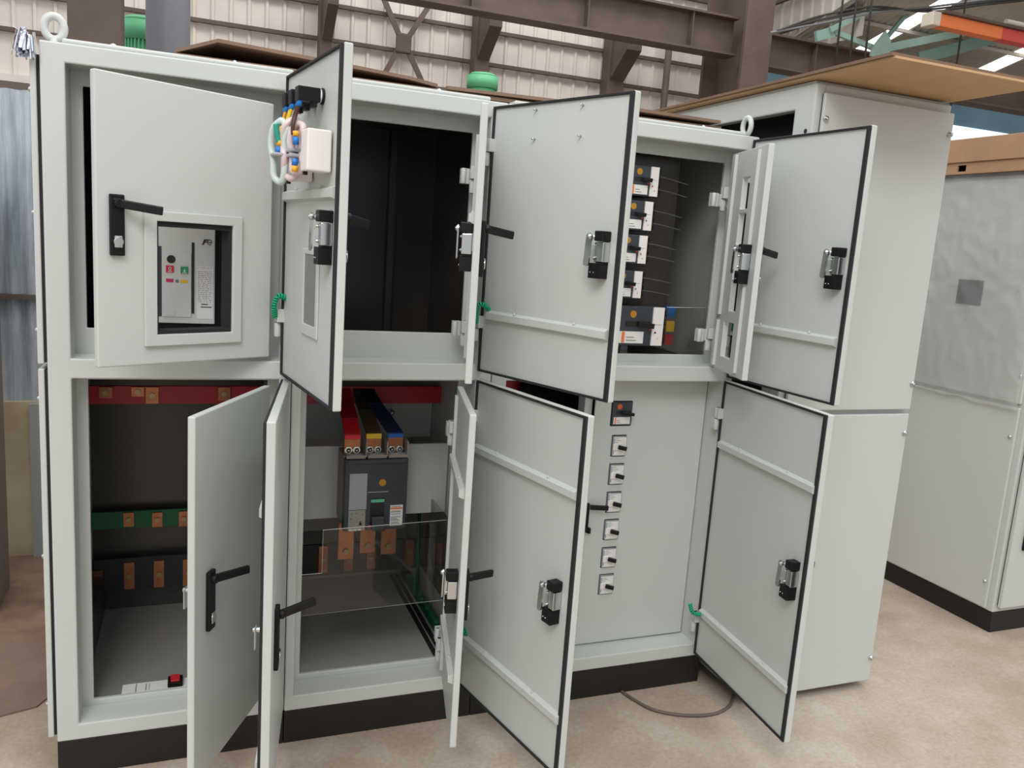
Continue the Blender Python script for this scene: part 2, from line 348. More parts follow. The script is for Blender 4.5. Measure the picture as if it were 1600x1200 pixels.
# columns, pipe, beams
tag(MB().box(-0.42, -0.09, 4.0, 4.3, 0, 6, STEELB).build('steel_column', bevel=0.006), 'wide brown steel column behind the left cabinet, beside the cream cladding', 'column')
tag(MB().cyl((0.175, 5.17, 0), (0.175, 5.17, 6.5), 0.17, STEELG, 40).build('steel_pipe'), 'thick blue-grey upright pipe rising behind the leftmost cabinet', 'pipe')
def motor(x, y, z0, r, h, label, fins):
    t = thing('pump_motor', (x, y, 0), label, 'motor', 'green pump motors behind the switchgear')
    MB().cyl((x, y, 0), (x, y, z0), r * 0.5, STEELB, 20).build('stand', t)
    b = MB().cyl((x, y, z0), (x, y, z0 + h * .62), r * .93, GREENM, 32)
    if fins:
        for k in range(36):
            a = 2 * math.pi * k / 36; b.box(r * .9, r * 1.02, -0.006, 0.006, 0.02, h * .6, GREENM, Matrix.Translation((x, y, z0)) @ Matrix.Rotation(a, 4, 'Z'))
    b.build('housing', t)
    MB().cyl((x, y, z0 + h * .6), (x, y, z0 + h * .92), r * 1.05, GREENM, 32).cyl((x, y, z0 + h * .92), (x, y, z0 + h), r * 1.05, GREENM, 32, r * .8).build('fan_cowl', t)
motor(-0.055, 6.1, 2.95, 0.185, 0.52, 'green finned pump motor between brown column and blue-grey pipe', True)
motor(3.545, 7.1, 3.2, 0.175, 0.43, 'pale green round motor top behind the cardboard in the middle', False)
def wall_column(x, w, cz, label):
    t = thing('wall_column', (x, 9.7, 0), label, 'column', 'brown wall columns with crane brackets')
    MB().box(x, x + w, 9.6, 9.85, 0, 7.2, STEELB).build('shaft', t, bevel=0.005)
    MB().prism([(9.62, cz - 0.5), (9.62, cz + 0.12), (9.1, cz + 0.12), (9.1, cz - 0.12)], lambda u, v: (x + .03, u, v), lambda u, v: (x + w - .0, u, v), STEELB).build('bracket', t, bevel=0.004)
wall_column(1.98, 0.17, 4.75, 'leftmost brown wall column with bracket, just right of the pale pipe')
wall_column(4.23, 0.22, 4.82, 'middle brown wall column with bracket above the round green motor')
wall_column(6.43, 0.28, 4.82, 'rightmost brown wall column with bracket, nearest the big H column')
br = thing('wall_brace', (3.2, 9.8, 4.4), 'brown diagonal cross brace with square centre plate on the cream wall', 'brace')
MB().box(3.08, 3.31, 9.76, 9.8, 4.3, 4.57, STEELB).build('centre_plate', br, bevel=0.03)
for a, b in (((2.75, 9.8, 5.25), (3.15, 9.8, 4.5)), ((3.78, 9.8, 5.4), (3.25, 9.8, 4.5)), ((2.9, 9.8, 3.9), (3.14, 9.8, 4.38)), ((3.58, 9.8, 3.8), (3.25, 9.8, 4.38))):
    MB().bar(a, b, 0.03, 0.075, STEELB).build('bar', br)
tag(MB().cyl((7.47, 9.6, 0), (7.47, 9.6, 5.6), 0.055, STEELB, 16).build('conduit_pipe'), 'thin brown upright conduit on the cream wall left of the H column', 'pipe')
def ibeam(name, x0, x1, y, z0, z1, label, fl=0.3):
    m = MB().box(x0, x1, y - fl / 2, y + fl / 2, z0, z0 + 0.03, STEELB).box(x0, x1, y - fl / 2, y + fl / 2, z1 - 0.03, z1, STEELB).box(x0, x1, y - 0.012, y + 0.012, z0 + 0.03, z1 - 0.03, STEELB)
    x = x0 + 1.0
    while x < x1: m.box(x, x + 0.015, y - fl / 2 + .02, y, z0 + .03, z1 - .03, STEELB); x += 1.6
    return tag(m.build(name), label, 'beam')
ibeam('crane_beam', 1.0, 7.55, 8.0, 4.53, 5.05, 'brown steel I beam running across the top, left of the H column')
ibeam('crane_beam', 7.95, 20, 8.0, 4.46, 4.93, 'brown steel I beam right of the H column, above the plywood board')
hc = thing('h_column', (7.75, 8.1, 0), 'tall brown steel H column standing behind the switchgear at centre right', 'column')
MB().box(7.5, 7.95, 7.62, 7.68, 0, 7, STEELB).build('front_flange', hc, bevel=0.004)
MB().box(7.44, 8.02, 8.5, 8.56, 0, 7, STEELB).build('rear_flange', hc, bevel=0.004)
MB().box(7.7, 7.76, 7.68, 8.5, 0, 7, STEELB).build('web', hc)

# things under the roof at the right
def truss_bar(a, b, w, h, m, label):
    return tag(MB().bar(a, b, w, h, m).build('truss_bar'), label, 'truss bar')
t = thing('roof_truss', (9.7, 7.4, 4.8), 'pale teal steel roof truss with gusset plate in front of the left skylight', 'truss')
MB().bar((9.68, 7.4, 4.84), (11.6, 7.4, 5.42), 0.05, 0.11, TEAL).build('chord', t)
MB().prism([(9.5, 4.72), (9.86, 4.72), (9.84, 4.98), (9.72, 5.1), (9.52, 4.84)], lambda u, v: (u, 7.36, v), lambda u, v: (u, 7.39, v), TEAL).build('gusset_plate', t)
MB().bar((9.7, 7.42, 4.9), (10.2, 7.42, 5.5), 0.04, 0.06, TEALD).build('diagonal', t)
MB().bar((9.6, 7.44, 4.86), (8.85, 7.44, 4.97), 0.05, 0.07, TEAL).build('tie', t)
MB().bar((8.85, 7.44, 4.97), (8.55, 7.44, 4.86), 0.05, 0.14, TEAL).build('tie_end', t)
MB().bar((8.75, 7.4, 4.97), (10.4, 7.4, 5.85), 0.04, 0.07, TEAL).build('rafter', t)
t = thing('roof_truss', (11.6, 7.4, 5.4), 'pale teal truss node above the orange crane girder', 'truss')
MB().bar((11.68, 7.4, 5.45), (11.7, 7.4, 6.1), 0.05, 0.14, TEAL).build('post', t)
MB().prism([(11.5, 5.36), (11.8, 5.36), (11.82, 5.5), (11.74, 5.66), (11.62, 5.66), (11.52, 5.5)], lambda u, v: (u, 7.36, v), lambda u, v: (u, 7.385, v), TEAL).build('gusset_plate', t)
MB().bar((11.75, 7.42, 5.45), (13.4, 7.42, 5.98), 0.05, 0.11, TEAL).build('chord', t)
MB().bar((10.5, 7.46, 4.84), (12.0, 7.46, 5.36), 0.05, 0.17, TEALD).build('haunch', t)
MB().bar((11.75, 7.46, 5.5), (12.9, 7.46, 6.3), 0.05, 0.3, TEALD).build('haunch', t)
cg = thing('crane_girder', (9.2, 6.0, 4.8), 'orange and red crane girder with cream end cap under the right roof', 'crane')
MB().box(9.22, 10.35, 5.95, 6.1, 4.8, 4.95, ORGP).build('girder', cg, bevel=0.006)
MB().box(10.35, 12.5, 5.95, 6.1, 4.8, 4.95, REDP).build('red_length', cg, bevel=0.006)
MB().box(9.1, 9.235, 5.93, 6.12, 4.79, 4.955, CREAMP).build('end_cap', cg, bevel=0.01)
MB().box(9.24, 12.5, 5.9, 6.14, 4.952, 4.985, STEELB).build('rail', cg)
MB().cyl((10.4, 5.97, 5.03), (12.4, 5.97, 5.05), 0.035, CREAMP, 12).build('conduit', cg)
for x, ln, lb in ((10.24, 2.2, 'rightmost dark hanging rope, in front of the orange girder'), (8.15, 1.4, 'leftmost of three dark ropes hanging by the gable cladding'),
                  (8.37, 1.4, 'middle of three dark ropes hanging by the gable cladding'), (8.62, 1.4, 'third rope from the left by the gable cladding')):
    tag(MB().cyl((x - 0.03, 6.5, 6.4), (x, 6.5, 4.2 if x < 9 else 3.9), 0.014, ROPE, 8).build('hanging_rope'), lb, 'rope', 'ropes hanging under the right roof')
cbn = thing('overhead_cable_bundle', (9.2, 7.1, 5.2), 'loose bundle of overhead cables strung from the gable towards the skylight', 'cable')
for k in range(3):
    pts = [(7.6 + .1 * k, 7.2, 4.72 + .04 * k), (8.4, 7.2, 4.96 + .05 * k), (9.2, 7.1, 5.2 + .04 * k), (10.0, 6.9, 5.36 - .03 * k), (10.6, 6.5, 5.46 - .03 * k), (11.6, 6.0, 5.62 - .03 * k)]
    MB().tube(spline(pts, 8), 0.016, ROPE if k else STEELG, 6).build('cable', cbn)
tag(MB().cyl((17.6, 12.9, 4.6), (20.6, 12.9, 5.35), 0.07, PIPEB, 12).build('blue_pipe'), 'bright blue pipe far back above the cardboard box at right', 'pipe')

# ------------------------------------------------------------------ switchgear cabinets
ZB, ZT = 0.116, 2.116
ZU = (1.28, 2.066); ZL = (0.167, 1.2235)
DEP = 0.96
SECT = [(0.0, 0.658, 0.060, 0.622), (0.658, 1.307, 0.688, 1.252), (1.307, 2.273, 1.362, 2.233)]
GRP = 'joined switchgear cabinets in the front line'
LAB = ['leftmost grey switchgear cabinet, open doors, silver breaker behind a framed cutout',
       'middle grey switchgear cabinet with large moulded breaker under red, yellow and blue links',
       'right-hand grey switchgear cabinet of the front line with a column of small breakers']
cabs = []
for k, (x0, x1, o0, o1) in enumerate(SECT):
    c = thing('switchgear_cabinet', ((x0 + x1) / 2, DEP / 2, 0), LAB[k], 'electrical cabinet', GRP); cabs.append(c)
    g = 0.0012
    holes = [(o0, o1, ZU[0], ZU[1]), (o0, o1, ZL[0], ZL[1])]
    MB().plate(x0 + g, x1 - g, ZB, ZT, 0.0, 0.10, holes, PAINT).build('front_frame', c, bevel=0.004)
    il = o0 + 0.03 if k < 2 else o0 + 0.012
    holes2 = [(il, o1 - 0.026, ZU[0] + (0.075, 0.088, 0.03)[k], ZU[1] - 0.04), (il, o1 - (0.001 if k == 2 else 0.026), ZL[0] + (0.018 if k < 2 else 0.001), ZL[1] - (0.02 if k < 2 else 0.001))]
    MB().plate(x0 + .004, x1 - .004, ZB + .004, ZT - .004, 0.1005, 0.115, holes2, PAINT).build('inner_frame', c, bevel=0.003)
    # shell: sides, roof, back, floor, middle shelf
    s = MB()
    s.box(x0 + g, x0 + 0.02, 0.1155, DEP, ZB, ZT, PAINT_IN).box(x1 - 0.02, x1 - g, 0.1155, DEP, ZB, ZT, PAINT_IN)
    s.box(x0 + 0.02, x1 - 0.02, 0.1155, DEP, ZT - 0.02, ZT, PAINT_IN).box(x0 + 0.02, x1 - 0.02, DEP - 0.02, DEP, ZB, ZT - 0.02, PAINT_IN)
    s.build('shell', c)
    MB().box(x0 + .021, x1 - .021, 0.1155, DEP - .021, ZB, 0.166, (FLOORP, ZINC, FLOORP)[k]).build('floor_plate', c)
    MB().box(x0 + .021, x1 - .021, 0.1155, DEP - .021, 1.222, 1.278, DARKSHEET).build('middle_shelf', c)
    MB().box(x0 + g, x1 - g, 0.002, DEP, 0.0, ZB - .0005, PLINTH).build('plinth', c, bevel=0.002)
    a, b = ((0.052, 0.645), (0.672, 1.25), (1.331, 2.222))[k]
    tp = MB().box(a, b, 0.012, DEP - .05, ZT + .0005, ZT + 0.014, PAINT)
    tp.build('top_cover', c, bevel=0.005)
    for x in (a + .12, b - .16): MB().dome((x, 0.05, ZT + .0142), (x, 0.05, ZT + .024), 0.009, CHROME).build('cover_bolt', c)
# interiors
MB().box(.0215, .6365, .80, .815, .167, 1.22, DARKMET).build('rear_partition', cabs[0])
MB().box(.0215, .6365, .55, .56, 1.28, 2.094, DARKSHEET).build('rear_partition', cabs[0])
MB().box(.6795, 1.2855, .925, .935, .167, 1.22, ZINC).build('rear_partition', cabs[1])
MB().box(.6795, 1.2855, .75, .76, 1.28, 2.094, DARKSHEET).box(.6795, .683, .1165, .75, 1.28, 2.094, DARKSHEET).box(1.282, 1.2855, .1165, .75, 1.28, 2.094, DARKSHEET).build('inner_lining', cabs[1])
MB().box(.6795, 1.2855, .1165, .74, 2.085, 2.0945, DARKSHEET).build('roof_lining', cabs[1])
MB().box(1.09, 1.115, .70, .75, 1.28, 2.08, DARKMET).build('upright_channel', cabs[1])
MB().box(1.3285, 2.2515, .72, .73, 1.28, 2.094, GALV).box(2.2475, 2.2515, .1165, .72, 1.28, 2.094, ZINC).build('inner_lining', cabs[2])
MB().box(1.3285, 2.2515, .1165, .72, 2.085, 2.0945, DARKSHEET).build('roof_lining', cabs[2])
MB().box(1.3285, 2.2515, .80, .81, .167, 1.22, DARKSHEET).build('rear_partition', cabs[2])

# side panels at the far left
sp = cabs[0]
for nm, z0, z1 in (('side_panel', 1.262, 2.085), ('side_panel', 0.128, 1.248)):
    p = MB().box(-0.024, -0.0085, 0.012, DEP - .01, z0, z1, PAINT).build(nm, sp, bevel=0.003)
    MB().box(-0.0083, 0.0005, 0.018, DEP - .02, z0 + .004, z1 - .004, RUBBER).build('gasket', p)
    for z in (z0 + .09, (z0 + z1) / 2, z1 - .09): MB().dome((-.024, .05, z), (-.034, .05, z), 0.009, CHROME).build('bolt', p)
def ring(mb, c, R, r, m, ax='y', n=28):
    pts = []
    for k in range(n):
        t = 2 * math.pi * k / n; pts.append((c[0] + R * .8 * math.cos(t), c[1], c[2] + R * math.sin(t)) if ax == 'y' else (c[0], c[1] + R * .8 * math.cos(t), c[2] + R * math.sin(t)))
    return mb.tube(pts, r, m, 10, True)
ring(MB(), (.024, .1, 2.168), .030, .0105, PAINT).cyl((.024, .1, ZT), (.024, .1, 2.142), .012, PAINT).build('lifting_eye', cabs[0])
ring(MB(), (2.247, .05, 2.156), .03, .0095, PAINT, 'x').cyl((2.247, .05, ZT), (2.247, .05, 2.13), .012, PAINT).build('lifting_eye', cabs[2])

# ------------------------------------------------------------------ doors
def door_root(cab, P, t=0.022, holes=(), bevel=0.004):
    hx, hy, deg, w, zt, zb = P
    m = MB().plate(0.004, w, zb, zt, -t / 2, t / 2, list(holes), PAINT)
    o = m.build('door', cab, bevel=bevel, seg=3)
    th = math.radians(deg)
    o.location = Vector((hx, hy, 0)) - cab.location
    o.rotation_euler = (0, 0, math.pi + th)
    T = Matrix.Translation((hx, hy, 0)) @ Matrix.Rotation(math.pi + th, 4, 'Z')
    return o, T, T.inverted()
def gasket(d, P, t=0.022):
    w, zt, zb = P[3:]; a = 0.002; g = 0.015; y = -t / 2
    MB().plate(0.012, w - a, zb + a, zt - a, y - 0.007, y + .0002, [(0.012 + g * .55, w - a - g, zb + a + g * .5, zt - a - g * .5)], RUBBER).build('gasket', d, bevel=0.002)
def rib(d, x0, x1, z, t=0.022, h=0.034, vertical=False, z1=None):
    y = -t / 2
    if vertical:
        m = MB().prism([(x0, 0), (x0 + .005, -.009), (x1 - .005, -.009), (x1, 0)], lambda u, v: (u, y + v, z), lambda u, v: (u, y + v, z1), PAINT)
    else:
        m = MB().prism([(z - h / 2, 0), (z - h / 2 + .007, -.015), (z + h / 2 - .007, -.015), (z + h / 2, 0)], lambda u, v: (x0, y + v, u), lambda u, v: (x1, y + v, u), PAINT)
        for q in (.25, .75):
            x = x0 + (x1 - x0) * q; m.dome((x, y - .006, z + h / 2 - .002), (x, y - .006, z + h / 2 + .006), .004, PAINT, 8)
    m.build('stiffener_rib', d)
def cam_only(d, xc, zc, t=0.022):
    """the small chrome cam that shows past a door seen from outside"""
    y = -t / 2
    MB().cyl((xc, y, zc), (xc, y - .018, zc), .007, CHROME, 12).box(xc - .009, xc + .009, y - .021, y - .017, zc - .05, zc + .01, CHROME).dome((xc, y - .021, zc), (xc, y - .026, zc), .007, CHROME, 10).build('latch_cam', d, bevel=0.0015)
def latch(d, xc, zc, t=0.022):
    """inner side of the swing handle: housing ends, bracket, cam arm"""
    y = -t / 2
    MB().box(xc - .002, xc + .03, y - .036, y, zc + .034, zc + .062, BLACK).build('latch_pivot_block', d, bevel=0.003)
    m = MB().box(xc - .016, xc + .026, y - .034, y, zc - .068, zc - .026, BLACK)
    m.box(xc + .004, xc + .026, y - .028, y, zc - .03, zc - .012, BLACK)
    for q in (-.008, .004): m.dome((xc + q, y - .034, zc - .052), (xc + q, y - .0365, zc - .052), .0022, CHROME, 8)
    m.build('latch_housing', d, bevel=0.003)
    MB().box(xc + .006, xc + .03, y - .03, y - .002, zc - .022, zc + .032, CHROME).box(xc - .006, xc + .006, y - .026, y - .02, zc - .022, zc + .032, CHROME).build('latch_bracket', d, bevel=0.002)
    a = MB()
    pts = [(math.cos(t_) * .0105 - .001 * 0, math.sin(t_) * .0105 + (.045 if math.sin(t_) >= 0 else -.026)) for t_ in [2 * math.pi * k / 24 for k in range(24)]]
    a.prism([(xc - .014 + u * 1.0 + (v - .04) * .06, zc + v) for u, v in pts], lambda u, v: (u, y - .044, v), lambda u, v: (u, y - .040, v), CHROME)
    a.dome((xc - .012, y - .044, zc + .045), (xc - .012, y - .05, zc + .045), .008, CHROME).cyl((xc - .012, y - .04, zc + .045), (xc + .004, y - .015, zc + .045), .007, CHROME, 10)
    for z in (-.012, .024): a.dome((xc + .0, y - .026, zc + z), (xc + .0, y - .036, zc + z), .005, CHROME, 10)
    a.build('latch_cam', d)
def handle(d, xc, zc, t=0.022, lever=(-.062, .075, -.012), plate_h=.15):
    y = t / 2; h = plate_h / 2
    MB().box(xc - .018, xc + .018, y, y + .012, zc - h, zc + h, BLACK).build('handle_plate', d, bevel=0.003)
    b = Vector((xc, y + .014, zc + h - .022)); e = b + Vector(lever)
    MB().bar(b - Vector(lever).normalized() * .012, e, .012, .022, BLACK).cyl((xc, y + .01, zc + h - .022), (xc, y + .024, zc + h - .022), .012, BLACK, 14).build('handle_lever', d, bevel=0.003)
    MB().cyl((xc, y + .012, zc - h + .035), (xc, y + .017, zc - h + .035), .0125, CHROME, 20).box(xc - .010, xc + .010, y + .012, y + .016, zc - h + .02, zc - h + .05, CHROME).build('key_lock', d, bevel=0.002)
def hinge(d, z, t=0.022, x=0.0):
    y = -t / 2
    MB().box(x - .004, x + .022, y - .02, y + .002, z + .002, z + .042, PAINT).cyl((x, y - .012, z + .002), (x, y - .012, z + .042), .011, PAINT, 14).build('hinge_leaf', d, bevel=0.002)
    MB().box(x - .024, x + .004, y - .02, y - .002, z - .042, z, PAINT).cyl((x, y - .012, z - .042), (x, y - .012, z), .011, PAINT, 14).build('hinge_knuckle', d, bevel=0.002)
def earth_coil(d, Ti, pts, end):
    P = [Ti @ Vector(p) for p in pts]
    m = MB().tube(coil_pts(P, .0058, .0072), .0032, COIL, 6); m.build('earth_coil', d, label='green coiled earth lead')
    e = Ti @ Vector(end); MB().cyl(P[-1], (P[-1] + e) / 2, .0052, WORG, 10).box(e.x - .006, e.x + .006, e.y - .004, e.y + .004, e.z - .014, e.z + .006, CHROME).build('earth_lug', d)

DA = (0.589, 0.001, 28.37, 0.503, 2.025, 1.295); DB = (0.636, -0.012, 97.38, 0.551, 2.105, 1.243); DC = (1.225, 0.0, 71.73, 0.489, 2.03, 1.296)
DD = (1.261, 0.001, 111.38, 0.580, 2.099, 1.257); DE = (2.182, 0.006, 72.84, 0.346, 2.047, 1.285); DF = (2.251, 0.0, 93.7, 0.535, 2.104, 1.241)
Da = (0.588, 0.0, 63.68, 0.485, 1.207, 0.197); Db = (0.644, -0.013, 80.75, 0.6, 1.231, 0.148); Dc = (1.201, 0.004, 77.3, 0.45, 1.205, 0.188)
Dd = (1.259, -0.012, 102.52, 0.596, 1.233, 0.145); De = (2.239, -0.01, 85.28, 0.612, 1.233, 0.138)

# A: inner door with the framed breaker cutout
d, T, Ti = door_root(cabs[0], DA, holes=[(.133, .352, 1.376, 1.674)])
MB().plate(.105, .385, 1.345, 1.70, .0112, .021, [(.133, .352, 1.376, 1.674)], PAINT).build('cutout_bezel', d, bevel=0.002)
MB().plate(.1335, .3515, 1.3765, 1.6735, -.03, .012, [(.140, .345, 1.386, 1.660)], RUBBER).build('cutout_gasket', d)
handle(d, .454, 1.657, lever=(-.085, .06, -.012), plate_h=.152); cam_only(d, .445, 1.69); hinge(d, 1.40); hinge(d, 1.9)
d['label'] = 'inner door with framed cutout, slightly ajar'
# B: outer door carrying lamps and wiring
d, T, Ti = door_root(cabs[0], DB); gasket(d, DB); d['label'] = 'outer door carrying lamp bodies and wiring'
rib(d, .03, .53, 1.768); latch(d, .478, 1.665); handle(d, .495, 1.66); hinge(d, 1.40)
y0 = -.011
for k, x in enumerate((.385, .315, .25)):
    m = MB().cyl((x, y0, 2.004), (x, y0 - .006, 2.004), .02, BLACK, 20).cyl((x, y0 - .006, 2.004), (x, y0 - .011, 2.004), .017, WHITEP, 20).box(x - .017, x + .017, y0 - .066, y0 - .011, 1.986, 2.02, BLACK)
    m.box(x - .015, x + .015, y0 - .03, y0 - .018, 1.974, 1.988, BLACK)
    m.build('pilot_lamp', d, bevel=0.002)
    w = MB()
    for j, (mt) in enumerate(((WBRN, WBRN), (YEL, YEL), (WNAVY, WORG))[k]):
        xx = x + (-.008, .008)[j]
        w.cyl((xx, y0 - .056, 1.994), (xx, y0 - .062, 1.972), .0055, WBLUE, 10)
        w.tube(spline([(xx, y0 - .062, 1.973), (xx - .004, y0 - .068, 1.948), (xx + .005, y0 - .074, 1.93), (x + .012, y0 - .076, 1.905)], 6), .0042, mt, 8)
    w.build('lamp_wires', d)
for (x, oz, off) in ((.428, 1.816, .004), (.26, 1.80, .004)):
    MB().box(x, x + .06, y0 - off - .059, y0 - off, oz, oz + .098, WHITEP).build('module_box', d, bevel=0.004, label='white module box')
    MB().box(x + .01, x + .02, y0 - .06, y0 - .05, oz - .008, oz, BLACK).build('module_foot', d)
def loop(x, off, zc, hz, wz, m, dx, seed):
    r_ = random.Random(seed); p = []
    for (u, v) in ((0, 1), (.8, .93), (1, .7), (.75, .3), (.85, -.2), (.9, -.65), (.6, -.95), (-.2, -1), (-.8, -.8), (-.7, -.3), (-.95, .2), (-.8, .75)):
        p.append(Vector((x + dx * u * .4 + r_.uniform(-.006, .006), y0 - off + wz * u + r_.uniform(-.003, .003), zc + hz * v)))
    MB().tube(spline(p + [p[0]], 5)[:-1], .0088, m, 8, True).build('wire_loop', d)
loop(.36, .07, 1.872, .07, .017, SLEEVEP, .04, 1); loop(.33, .092, 1.866, .074, .013, SLEEVE, .05, 2)
loop(.385, .062, 1.874, .058, .013, SLEEVEP, .03, 3)
for (x, off, z, mt, h) in ((.41, .071, 1.905, WORG, .012), (.41, .071, 1.888, WBLUE, .018), (.41, .072, 1.838, WBLUE, .016), (.41, .072, 1.822, WORG, .014), (.34, .094, 1.885, WORG, .012), (.34, .096, 1.868, WBLUE, .014)):
    MB().cyl((x, y0 - off, z - h / 2), (x, y0 - off, z + h / 2), .0078, mt, 10).build('wire_ferrule', d)
MB().tube(spline([(.34, y0 - .104, 1.93), (.34, y0 - .10, 1.905), (.34, y0 - .095, 1.885)], 6), .007, WGRN, 8).build('green_wire', d)
m = MB()
for z in (1.868, 1.855): m.box(.345, .40, y0 - .082, y0 - .038, z - .0045, z + .0045, TIE)
m.box(.315, .36, y0 - .112, y0 - .078, 1.853, 1.861, TIE); m.build('cable_tie', d, bevel=0.003)
MB().plate(.24, .40, 1.40, 1.63, y0 - .006, y0, [(.26, .38, 1.43, 1.615)], PAINT).build('window_frame', d, bevel=0.002)
MB().box(.26, .38, y0 - .003, y0 - .001, 1.43, 1.615, GLASS).build('window_pane', d)
earth_coil(d, Ti, [(.604, -.03, 1.415), (.597, -.05, 1.45), (.608, -.055, 1.482), (.632, -.05, 1.474), (.643, -.04, 1.452)], (.645, -.05, 1.415))
# C
d, T, Ti = door_root(cabs[1], DC, t=.02); d['label'] = 'inner door standing edge-on'
latch(d, .43, 1.665, .02); handle(d, .45, 1.66, .02); rib(d, .03, .46, 1.74, .02); hinge(d, 1.38, .02); hinge(d, 1.87, .02)
rib(d, .06, .09, 1.31, .02, vertical=True, z1=2.0)
# D
d, T, Ti = door_root(cabs[1], DD); gasket(d, DD); d['label'] = 'outer door swung wide open, plain inner face'
rib(d, .045, .557, 1.446); latch(d, .508, 1.668); handle(d, .512, 1.66); hinge(d, 1.40); hinge(d, 1.957)
for x in (.204, .392):
    for z in (2.074, 1.99): MB().cyl((x, -.0111, z), (x, -.024, z), .003, CHROME, 8).build('threaded_stud', d)
earth_coil(d, Ti, [(1.235, -.02, 1.415), (1.226, -.04, 1.466), (1.236, -.05, 1.482), (1.258, -.05, 1.472), (1.276, -.045, 1.452)], (1.279, -.045, 1.418))
# E: inner door with breaker slots
d, T, Ti = door_root(cabs[2], DE, t=.02, holes=[(.135, .205, z, z + .105) for z in (1.85, 1.73, 1.61, 1.5)] + [(.10, .205, 1.335, 1.46)])
d['label'] = 'narrow inner door with breaker cutouts'
rib(d, .02, .06, 1.48, .02, vertical=True, z1=2.04); rib(d, .255, .285, 1.30, .02, vertical=True, z1=2.035)
rib(d, .02, .055, 1.295, .02, vertical=True, z1=1.46)
latch(d, .27, 1.668, .02); handle(d, .30, 1.66, .02); hinge(d, 1.38, .02, -.02); hinge(d, 1.89, .02, -.02)
# F
d, T, Ti = door_root(cabs[2], DF); gasket(d, DF); d['label'] = 'upper outer door farthest right'
rib(d, .045, .51, 1.442); latch(d, .472, 1.675); handle(d, .48, 1.66); hinge(d, 1.40); hinge(d, 1.95)
earth_coil(d, Ti, [(2.228, -.03, 1.42), (2.222, -.05, 1.455), (2.235, -.06, 1.47), (2.25, -.07, 1.46)], (2.245, -.08, 1.43))
# a
d, T, Ti = door_root(cabs[0], Da, t=.02); d['label'] = 'lower inner door with black handle'
handle(d, .405, .695, .02, lever=(-.085, .06, .0), plate_h=.165); cam_only(d, .455, .74, .02); hinge(d, 1.06, .02); hinge(d, .28, .02)
# b
d, T, Ti = door_root(cabs[0], Db); gasket(d, Db); d['label'] = 'lower outer door seen nearly edge-on'
handle(d, .50, .64, lever=(-.05, .085, .012), plate_h=.17); cam_only(d, .575, .70); hinge(d, 1.08); hinge(d, .27); rib(d, .04, .575, 1.0); rib(d, .04, .575, .325)
earth_coil(d, Ti, [(.632, -.02, .33), (.622, -.05, .345), (.615, -.08, .335)], (.618, -.09, .31))
# c
d, T, Ti = door_root(cabs[1], Dc, t=.02); d['label'] = 'lower inner door standing edge-on'
latch(d, .385, .665, .02); handle(d, .405, .655, .02); rib(d, .03, .43, .97, .02); rib(d, .03, .43, .40, .02); hinge(d, 1.045, .02); hinge(d, .27, .02)
rib(d, .03, .06, .22, .02, vertical=True, z1=1.18)
# d
d, T, Ti = door_root(cabs[1], Dd); gasket(d, Dd); d['label'] = 'lower outer door swung wide open'
rib(d, .03, .58, 1.004); rib(d, .03, .585, .328); latch(d, .515, .675); handle(d, .53, .66); hinge(d, 1.09); hinge(d, .27)
earth_coil(d, Ti, [(1.238, -.02, .37), (1.25, -.045, .355), (1.265, -.06, .335), (1.28, -.06, .315)], (1.283, -.06, .275))
# e
d, T, Ti = door_root(cabs[2], De); gasket(d, De); d['label'] = 'lower outer door farthest right'
rib(d, .03, .60, .992); rib(d, .03, .60, .320); latch(d, .545, .683); handle(d, .555, .66); hinge(d, 1.085); hinge(d, .27)
earth_coil(d, Ti, [(2.18, -.02, .352), (2.18, -.045, .325), (2.215, -.055, .318), (2.252, -.055, .318)], (2.256, -.06, .285))

for cab, xa, jamb, zs in ((cabs[1], 1.170, 1.2515, (1.881, 1.394)), (cabs[1], 1.170, 1.2515, (1.055, .317)), (cabs[2], 2.112, 2.2325, (1.885, 1.395))):
    for z in zs:
        MB().box(xa, xa + .026, .018, .042, z - .024, z + .024, PAINT).cyl((xa + .006, .02, z - .024), (xa + .006, .02, z + .024), .0085, PAINT, 14).box(xa + .024, jamb, .03, .036, z - .022, z + .022, PAINT).build('frame_hinge', cab, bevel=0.002)

# ------------------------------------------------------------------ left cabinet: silver breaker, bars, papers
ab = MB().box(.20, .55, .10, .50, 1.36, 1.70, BLACK).build('air_circuit_breaker', cabs[0], bevel=0.004, label='silver-faced air circuit breaker')
fy = .097; SC = .163 / 465
def AX(cx): return .274 + (cx - 120) * SC
def AZ(cy): return 1.664 - (cy - 165) * .000372
def arect(mb, a, b, c_, d_, y0_, y1_, m): mb.box(AX(a), AX(b), y0_, y1_, AZ(d_), AZ(c_), m)
m = MB(); arect(m, 40, 585, 165, 932, fy - .018, .0995, ACBF); m.build('front_cover', ab, bevel=0.003)
m = MB(); arect(m, 168, 395, 376, 880, fy - .022, fy - .0182, ACBF); arect(m, 205, 268, 838, 872, fy - .0232, fy - .0222, ACBF); m.build('control_panel', ab, bevel=0.0012)
m = MB(); arect(m, 60, 165, 330, 880, fy - .0195, fy - .0182, MCCBG); m.build('rating_strip', ab)
m = MB(); arect(m, 399, 421, 288, 850, fy - .0192, fy - .0182, INKD); m.build('charging_slot', ab)
m = MB(); m.cyl((AX(240), fy - .0225, AZ(427)), (AX(240), fy - .0232, AZ(427)), .0118, INKD, 24); m.build('lock_port', ab)
m = MB(); arect(m, 200, 260, 476, 530, fy - .0245, fy - .0222, REDB); ring(m, (AX(231), fy - .0247, AZ(500)), .0042, .0009, LABW); arect(m, 215, 246, 519, 524, fy - .0248, fy - .0245, LABW); m.build('off_button', ab)
